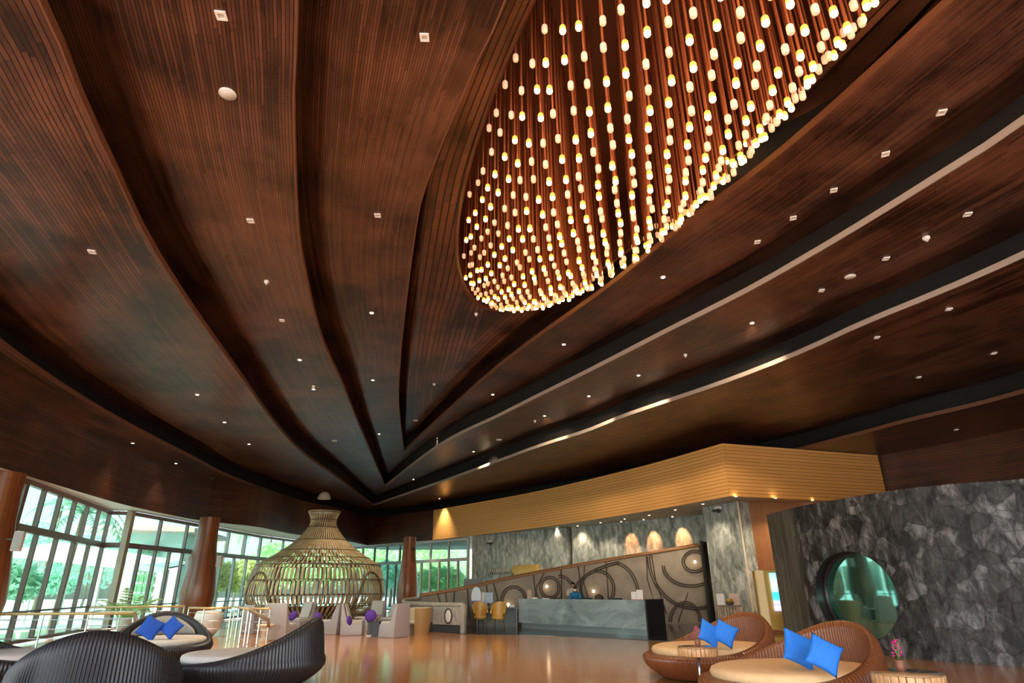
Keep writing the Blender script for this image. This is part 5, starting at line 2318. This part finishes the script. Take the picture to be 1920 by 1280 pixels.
# ================================================================== railings and planters
def railing(label, pts, h=.98, posts=4, slant=None, bars=4):
    P = [Vector(p) for p in pts]
    t = thing('railing', label, 'railing', tuple(P[0]), 0, None, True)
    LL = [0]
    for a, b_ in zip(P, P[1:]):
        LL.append(LL[-1] + (b_ - a).length)
    b = MB()
    b.tube([p + Vector((0, 0, h)) for p in P], .035, 8)
    b.build('handrail', GOLD, t)
    for k in range(bars):
        b = MB()
        b.tube([p + Vector((0, 0, .16 + (h - .3) * k / (bars - 1))) for p in P], .012, 6)
        b.build('bar', STEEL, t)
    for k in range(posts):
        s = LL[-1] * k / (posts - 1)
        j = max(i for i in range(len(LL) - 1) if LL[i] <= s + 1e-6)
        p = P[j].lerp(P[j + 1], (s - LL[j]) / (LL[j + 1] - LL[j]))
        b = MB()
        b.box((p.x, p.y, h / 2), (.032, .032, h - .03))
        b.build('post', STEEL, t)
    if slant:
        b = MB()
        e = P[-1]
        b.tube([e + Vector((0, 0, h)), e + Vector(slant) + Vector((0, 0, h - .3)), e + Vector((slant[0] * 1.05, slant[1] * 1.05, h - .5))], .05, 8)
        b.build('slanted_end', mat('rail_wood', (.22, .15, .09), .4) if 'rail_wood' not in bpy.data.materials else bpy.data.materials['rail_wood'], t)
    return t


def gy(px, Y):
    v = aty(px, 1101, Y)
    return Vector((v.x, v.y, 0))


railing('long steel railing with golden handrail in front of the left windows', [gy(-60, 17.6), gy(26, 17.4), gy(130, 17.3), gy(262, 17.2)], posts=5, slant=(.25, -.2, 0), h=.97)
railing('farther steel railing with golden handrail before the bulging column', [gy(178, 23.6), gy(250, 23.6), gy(352, 23.6)], posts=4, h=.98)
railing('short steel railing right of the bulging column', [gy(361, 21.5), gy(398, 20.8), gy(440, 21.2)], posts=3, h=.98)
railing('steel stair railing beside the grey chair back', [gy(446, 22.5), gy(456, 21.2), gy(472, 19.3)], posts=4, h=.98, slant=(.5, .3, 0))
railing('steel railing piece before the woven pavilion', [gy(478, 20.2), gy(494, 20.1), gy(512, 20.0)], posts=3, h=.97)

def leaf_mat(name, col):
    m = mat(name, col, .5, noise=.35, nscale=3)
    n = m.node_tree
    pb = n.nodes['Principled BSDF']
    tr = n.nodes.new('ShaderNodeBsdfTranslucent')
    n.links.new(pb.inputs['Base Color'].links[0].from_socket, tr.inputs[0])
    mx = n.nodes.new('ShaderNodeMixShader')
    mx.inputs[0].default_value = .5
    n.links.new(pb.outputs[0], mx.inputs[1])
    n.links.new(tr.outputs[0], mx.inputs[2])
    n.links.new(mx.outputs[0], n.nodes['Material Output'].inputs[0])
    return m


LEAF = leaf_mat('leaf_green', (.28, .55, .18))
LEAF2 = leaf_mat('leaf_bright', (.55, .82, .34))
LEAF3 = leaf_mat('leaf_yellow', (.85, .78, .34))
LEAF4 = leaf_mat('leaf_teal', (.36, .62, .46))
TRUNK = mat('trunk', (.20, .14, .09), .8, noise=.3)


def frond_mesh(b, base, a, Lf, droop, wd=.35, n=12, lift_=.5):
    d = Vector((math.cos(a), math.sin(a), 0))
    s = Vector((-d.y, d.x, 0))
    pts = []
    for k in range(n + 1):
        f = k / n
        pts.append(base + d * Lf * f * (1 - .25 * f) + Vector((0, 0, Lf * (lift_ * f - droop * f * f))))
    b.tube(pts, [.02 * (1 - .7 * k / n) * Lf / 2 for k in range(n + 1)], 4)
    for k in range(1, n + 1):
        f = k / n
        w_ = wd * Lf * math.sin(PI * min(1, .15 + f * .85)) ** .7 * .55
        t_ = (pts[k] - pts[k - 1]).normalized()
        for sg in (-1, 1):
            tipp = pts[k] + s * sg * w_ + t_ * w_ * .6 + Vector((0, 0, -.25 * w_))
            e = t_ * (Lf / n * .35)
            b.poly([pts[k] - e, pts[k] + e, tipp], 0)


v = aty(238, 1150, 25.9)
t = thing('potted_palm', 'leafy green palm in a pale pot behind the railing', 'potted plant', (v.x, v.y, 0), 0)
b = MB()
b.lathe([(.22, 0), (.30, .30), (.33, .55), (.29, .56), (.27, .45), (.01, .45)], n=24)
b.build('pot', mat('pale_pot', (.62, .58, .5), .5), t)
b = MB()
rnd = random.Random(11)
for k in range(17):
    frond_mesh(b, Vector((rnd.uniform(-.06, .06), rnd.uniform(-.06, .06), .45)), k * 2.4, rnd.uniform(1.1, 1.75), rnd.uniform(.35, .75), .34, 10, rnd.uniform(.7, 1.25))
b.build('fronds', LEAF2, t, normals=False)
v = aty(386, 1155, 24.0)
t = thing('planter', 'white curved planter pot at the foot of the bulging column', 'planter', (v.x + .1, v.y, 0), 0)
b = MB()
b.lathe([(.25, 0), (.42, .2), (.5, .5), (.42, .8), (.38, .82), (.40, .7), (.01, .68)], n=26)
b.build('pot', WHITE, t)
b = MB()
for k in range(14):
    frond_mesh(b, Vector((0, 0, .68)), k * 2.4, .36, .6, .4, 6, .5)
b.build('plant', LEAF, t, normals=False)

# ================================================================== garden and buildings beyond the glass
gm = MB()
gm.poly([(-140, -60, -.12), (90, -60, -.12), (90, 150, -.12), (-140, 150, -.12)])
struct('ground_garden', gm, mat('pale_paving', (.66, .72, .68), .8, noise=.15, nscale=.3))

crown_cache = {}


def leaf_crown(b, n, sx, sy, sz, cz, ls, rnd, m=0):
    for k in range(n):
        a, e = rnd.uniform(0, 2 * PI), math.acos(rnd.uniform(-.75, 1))
        r = rnd.uniform(.55, 1.0)
        c = Vector((sx * r * math.sin(e) * math.cos(a), sy * r * math.sin(e) * math.sin(a), cz + sz * r * math.cos(e)))
        u = Vector((rnd.uniform(-1, 1), rnd.uniform(-1, 1), rnd.uniform(-1, 1))).normalized()
        v = u.cross(Vector((rnd.uniform(-1, 1), rnd.uniform(-1, 1), rnd.uniform(-1, 1)))).normalized()
        l = ls * rnd.uniform(.7, 1.3)
        b.quad(c - u * l, c + v * l * .45, c + u * l, c - v * l * .45, m)


def bush(label, x, y, sx, sy, h, m, trunk=1.2, name='garden_tree', cat='tree', grp='garden trees', seed=1, ls=.28, n=900):
    t = thing(name, label, cat, (x, y, -.12), 0, grp)
    b = MB()
    leaf_crown(b, n, sx, sy, (h - trunk) / 2, trunk + (h - trunk) / 2, ls, random.Random(seed))
    b.build('crown', m, t, normals=False)
    b = MB()
    b.tube([(0, 0, 0), (.08, .03, trunk), (0, 0, trunk + (h - trunk) * .5)], [.16, .12, .05], 8)
    b.build('trunk', TRUNK, t)


def palm(label, x, y, h, m, seed=1, Lf=2.6, n=16):
    t = thing('palm_tree', label, 'palm tree', (x, y, -.12), 0, 'palm trees in the garden')
    rnd = random.Random(seed)
    b = MB()
    b.tube([(0, 0, 0), (.1, 0, h * .5), (.15, .1, h)], [.16, .12, .10], 8)
    b.build('trunk', TRUNK, t)
    b = MB()
    for k in range(n):
        frond_mesh(b, Vector((.15, .1, h)), k * 2.4, Lf * rnd.uniform(.8, 1.1), rnd.uniform(.45, .95), .30, 12, rnd.uniform(.2, .9))
    b.build('crown', m, t, normals=False)


def gyx(px, Y):
    return aty(px, 1060, Y).x


palm('tall teal palm outside the far left window, near its corner', gyx(125, 31), 31, 5.2, LEAF4, 2, 3.0)
palm('palm with its crown against the sky outside the left window', gyx(84, 57), 57, 9.0, LEAF4, 3, 2.6)
palm('green palm outside the upper pane right of the bulging column', gyx(447, 66), 66, 7.2, LEAF2, 4, 3.6)
palm('dark fringed palm against the sky beside the bulging column', gyx(414, 59), 59, 7.4, LEAF4, 5, 3.0)
palm('palm beyond the pavilion, seen left of its neck', gyx(500, 76), 76, 8.6, LEAF2, 6, 3.4)
palm('palm behind the windows right of the pavilion', gyx(735, 88), 88, 8.4, LEAF2, 7, 3.4)
BU = [
    (432, 53, 1.8, 1.6, 3.8, LEAF3, 'golden yellow shrub tree outside, left of the pavilion'), (466, 56, 1.9, 1.6, 4.2, LEAF3, 'yellow green shrub tree outside, half behind the pavilion'),
    (520, 69, 3, 2.4, 6.5, LEAF2, 'light green tree seen through the left half of the pavilion'), (590, 74, 4, 2.4, 6.0, LEAF2, 'light green tree seen through the middle of the pavilion'),
    (688, 69, 3, 2.2, 8.0, LEAF2, 'bright green tree outside, just right of the pavilion'), (735, 63, 2.4, 2, 4.2, LEAF4, 'darker green bush outside, below the palm by the pavilion'),
    (792, 74, 3.6, 2.2, 8.2, LEAF2, 'bright green tree outside, right of the reddish column'), (856, 80, 5, 2.4, 9.4, LEAF2, 'bright green tree outside next to the stone wall'),
    (825, 57, 2.4, 2, 3.4, LEAF2, 'low green bush outside under the transom by the stone wall'),
    (12, 31, 1.8, 1.6, 3.0, LEAF4, 'teal green bush outside at the left picture edge'), (92, 53, 2.4, 2, 3.2, LEAF4, 'teal green bush outside under the left transom'),
    (55, 62, 5, 2.6, 8, LEAF4, 'big tree far behind the white canopy at left'), (170, 70, 5, 2.6, 8, LEAF4, 'big tree far behind the glass pavilion at left'),
]
for i, (px, Y, sx, sy, h, m, lb) in enumerate(BU):
    bush(lb, gyx(px, Y), Y, sx, sy, h, m, 1.0, seed=20 + i, n=1000)

# outbuilding with overhanging roof seen through the left bay
bwall = mat('pale_teal_render', (.45, .62, .60), .7)
bld = thing('outbuilding', 'pale teal outbuilding with a wide pinkish roof beyond the left windows', 'building', (gyx(290, 44), 46, -.12), 0, None, True)
xL, xR = gyx(225, 44), gyx(338, 44)
b = MB()
b.prism([(xL, 44), (xR, 44), (xR - 1.6, 51), (xL - 2, 51)], -.12, 5.2)
b.build('wall', bwall, bld)
b = MB()
b.prism([(xL - 2.0, 41.5), (xR - 2.4, 41.0), (xR + .8, 43.5), (xR - .6, 52), (xL - 3, 54)], 5.2, 5.5)
b.build('roof', mat('pinkish_roof', (.62, .46, .42), .7), bld)
for k in range(4):
    f = b = MB()
    x = xL + (xR - xL) * (k + .5) / 4
    b.box((x, 43.96, 1.6), (1.0, .10, 3.2))
    fr2 = b.build('window', WHITE, bld)
    b = MB()
    b.box((x, 43.9, 1.6), (.8, .05, 2.9))
    b.build('pane', mat('outer_pane', (.12, .26, .25), .1) if 'outer_pane' not in bpy.data.materials else bpy.data.materials['outer_pane'], fr2)
b = MB()
for i in range(4):
    for j in range(7):
        b.box((xR - 2.6 + i * .34, 43.7, .5 + j * .6), (.26, .06, .46))
b.build('vent_blocks', mat('vent_green', (.10, .25, .12), .6), bld)
# white tent-like canopy
can = thing('garden_canopy', 'white sloping garden canopy on thin posts beyond the left bay', 'canopy', (gyx(150, 36), 36, -.12), 0, None, True)
xa, xb_ = gyx(30, 36), gyx(330, 36)
b = MB()
za, zb2 = aty(110, 1035, 36).z, aty(330, 1068, 36).z
b.quad((xa, 35, za), (xb_, 35, zb2), (xb_ - .5, 39, zb2 + .4), (xa, 39, za + .7))
b.quad((xa, 35, za + .08), (xb_, 35, zb2 + .08), (xb_ - .5, 39, zb2 + .48), (xa, 39, za + .78))
b.quad((xa, 35, za - .25), (xb_, 35, zb2 - .2), (xb_, 35, zb2 + .08), (xa, 35, za + .08))
b.build('roof_sheet', WHITE, can)
for k in range(6):
    x = xa + (xb_ - xa) * k / 5
    b = MB()
    b.box((x, 35.2, (za + (zb2 - za) * k / 5) / 2 - .06), (.16, .16, za + (zb2 - za) * k / 5 + .10))
    b.build('post', WHITE, can)
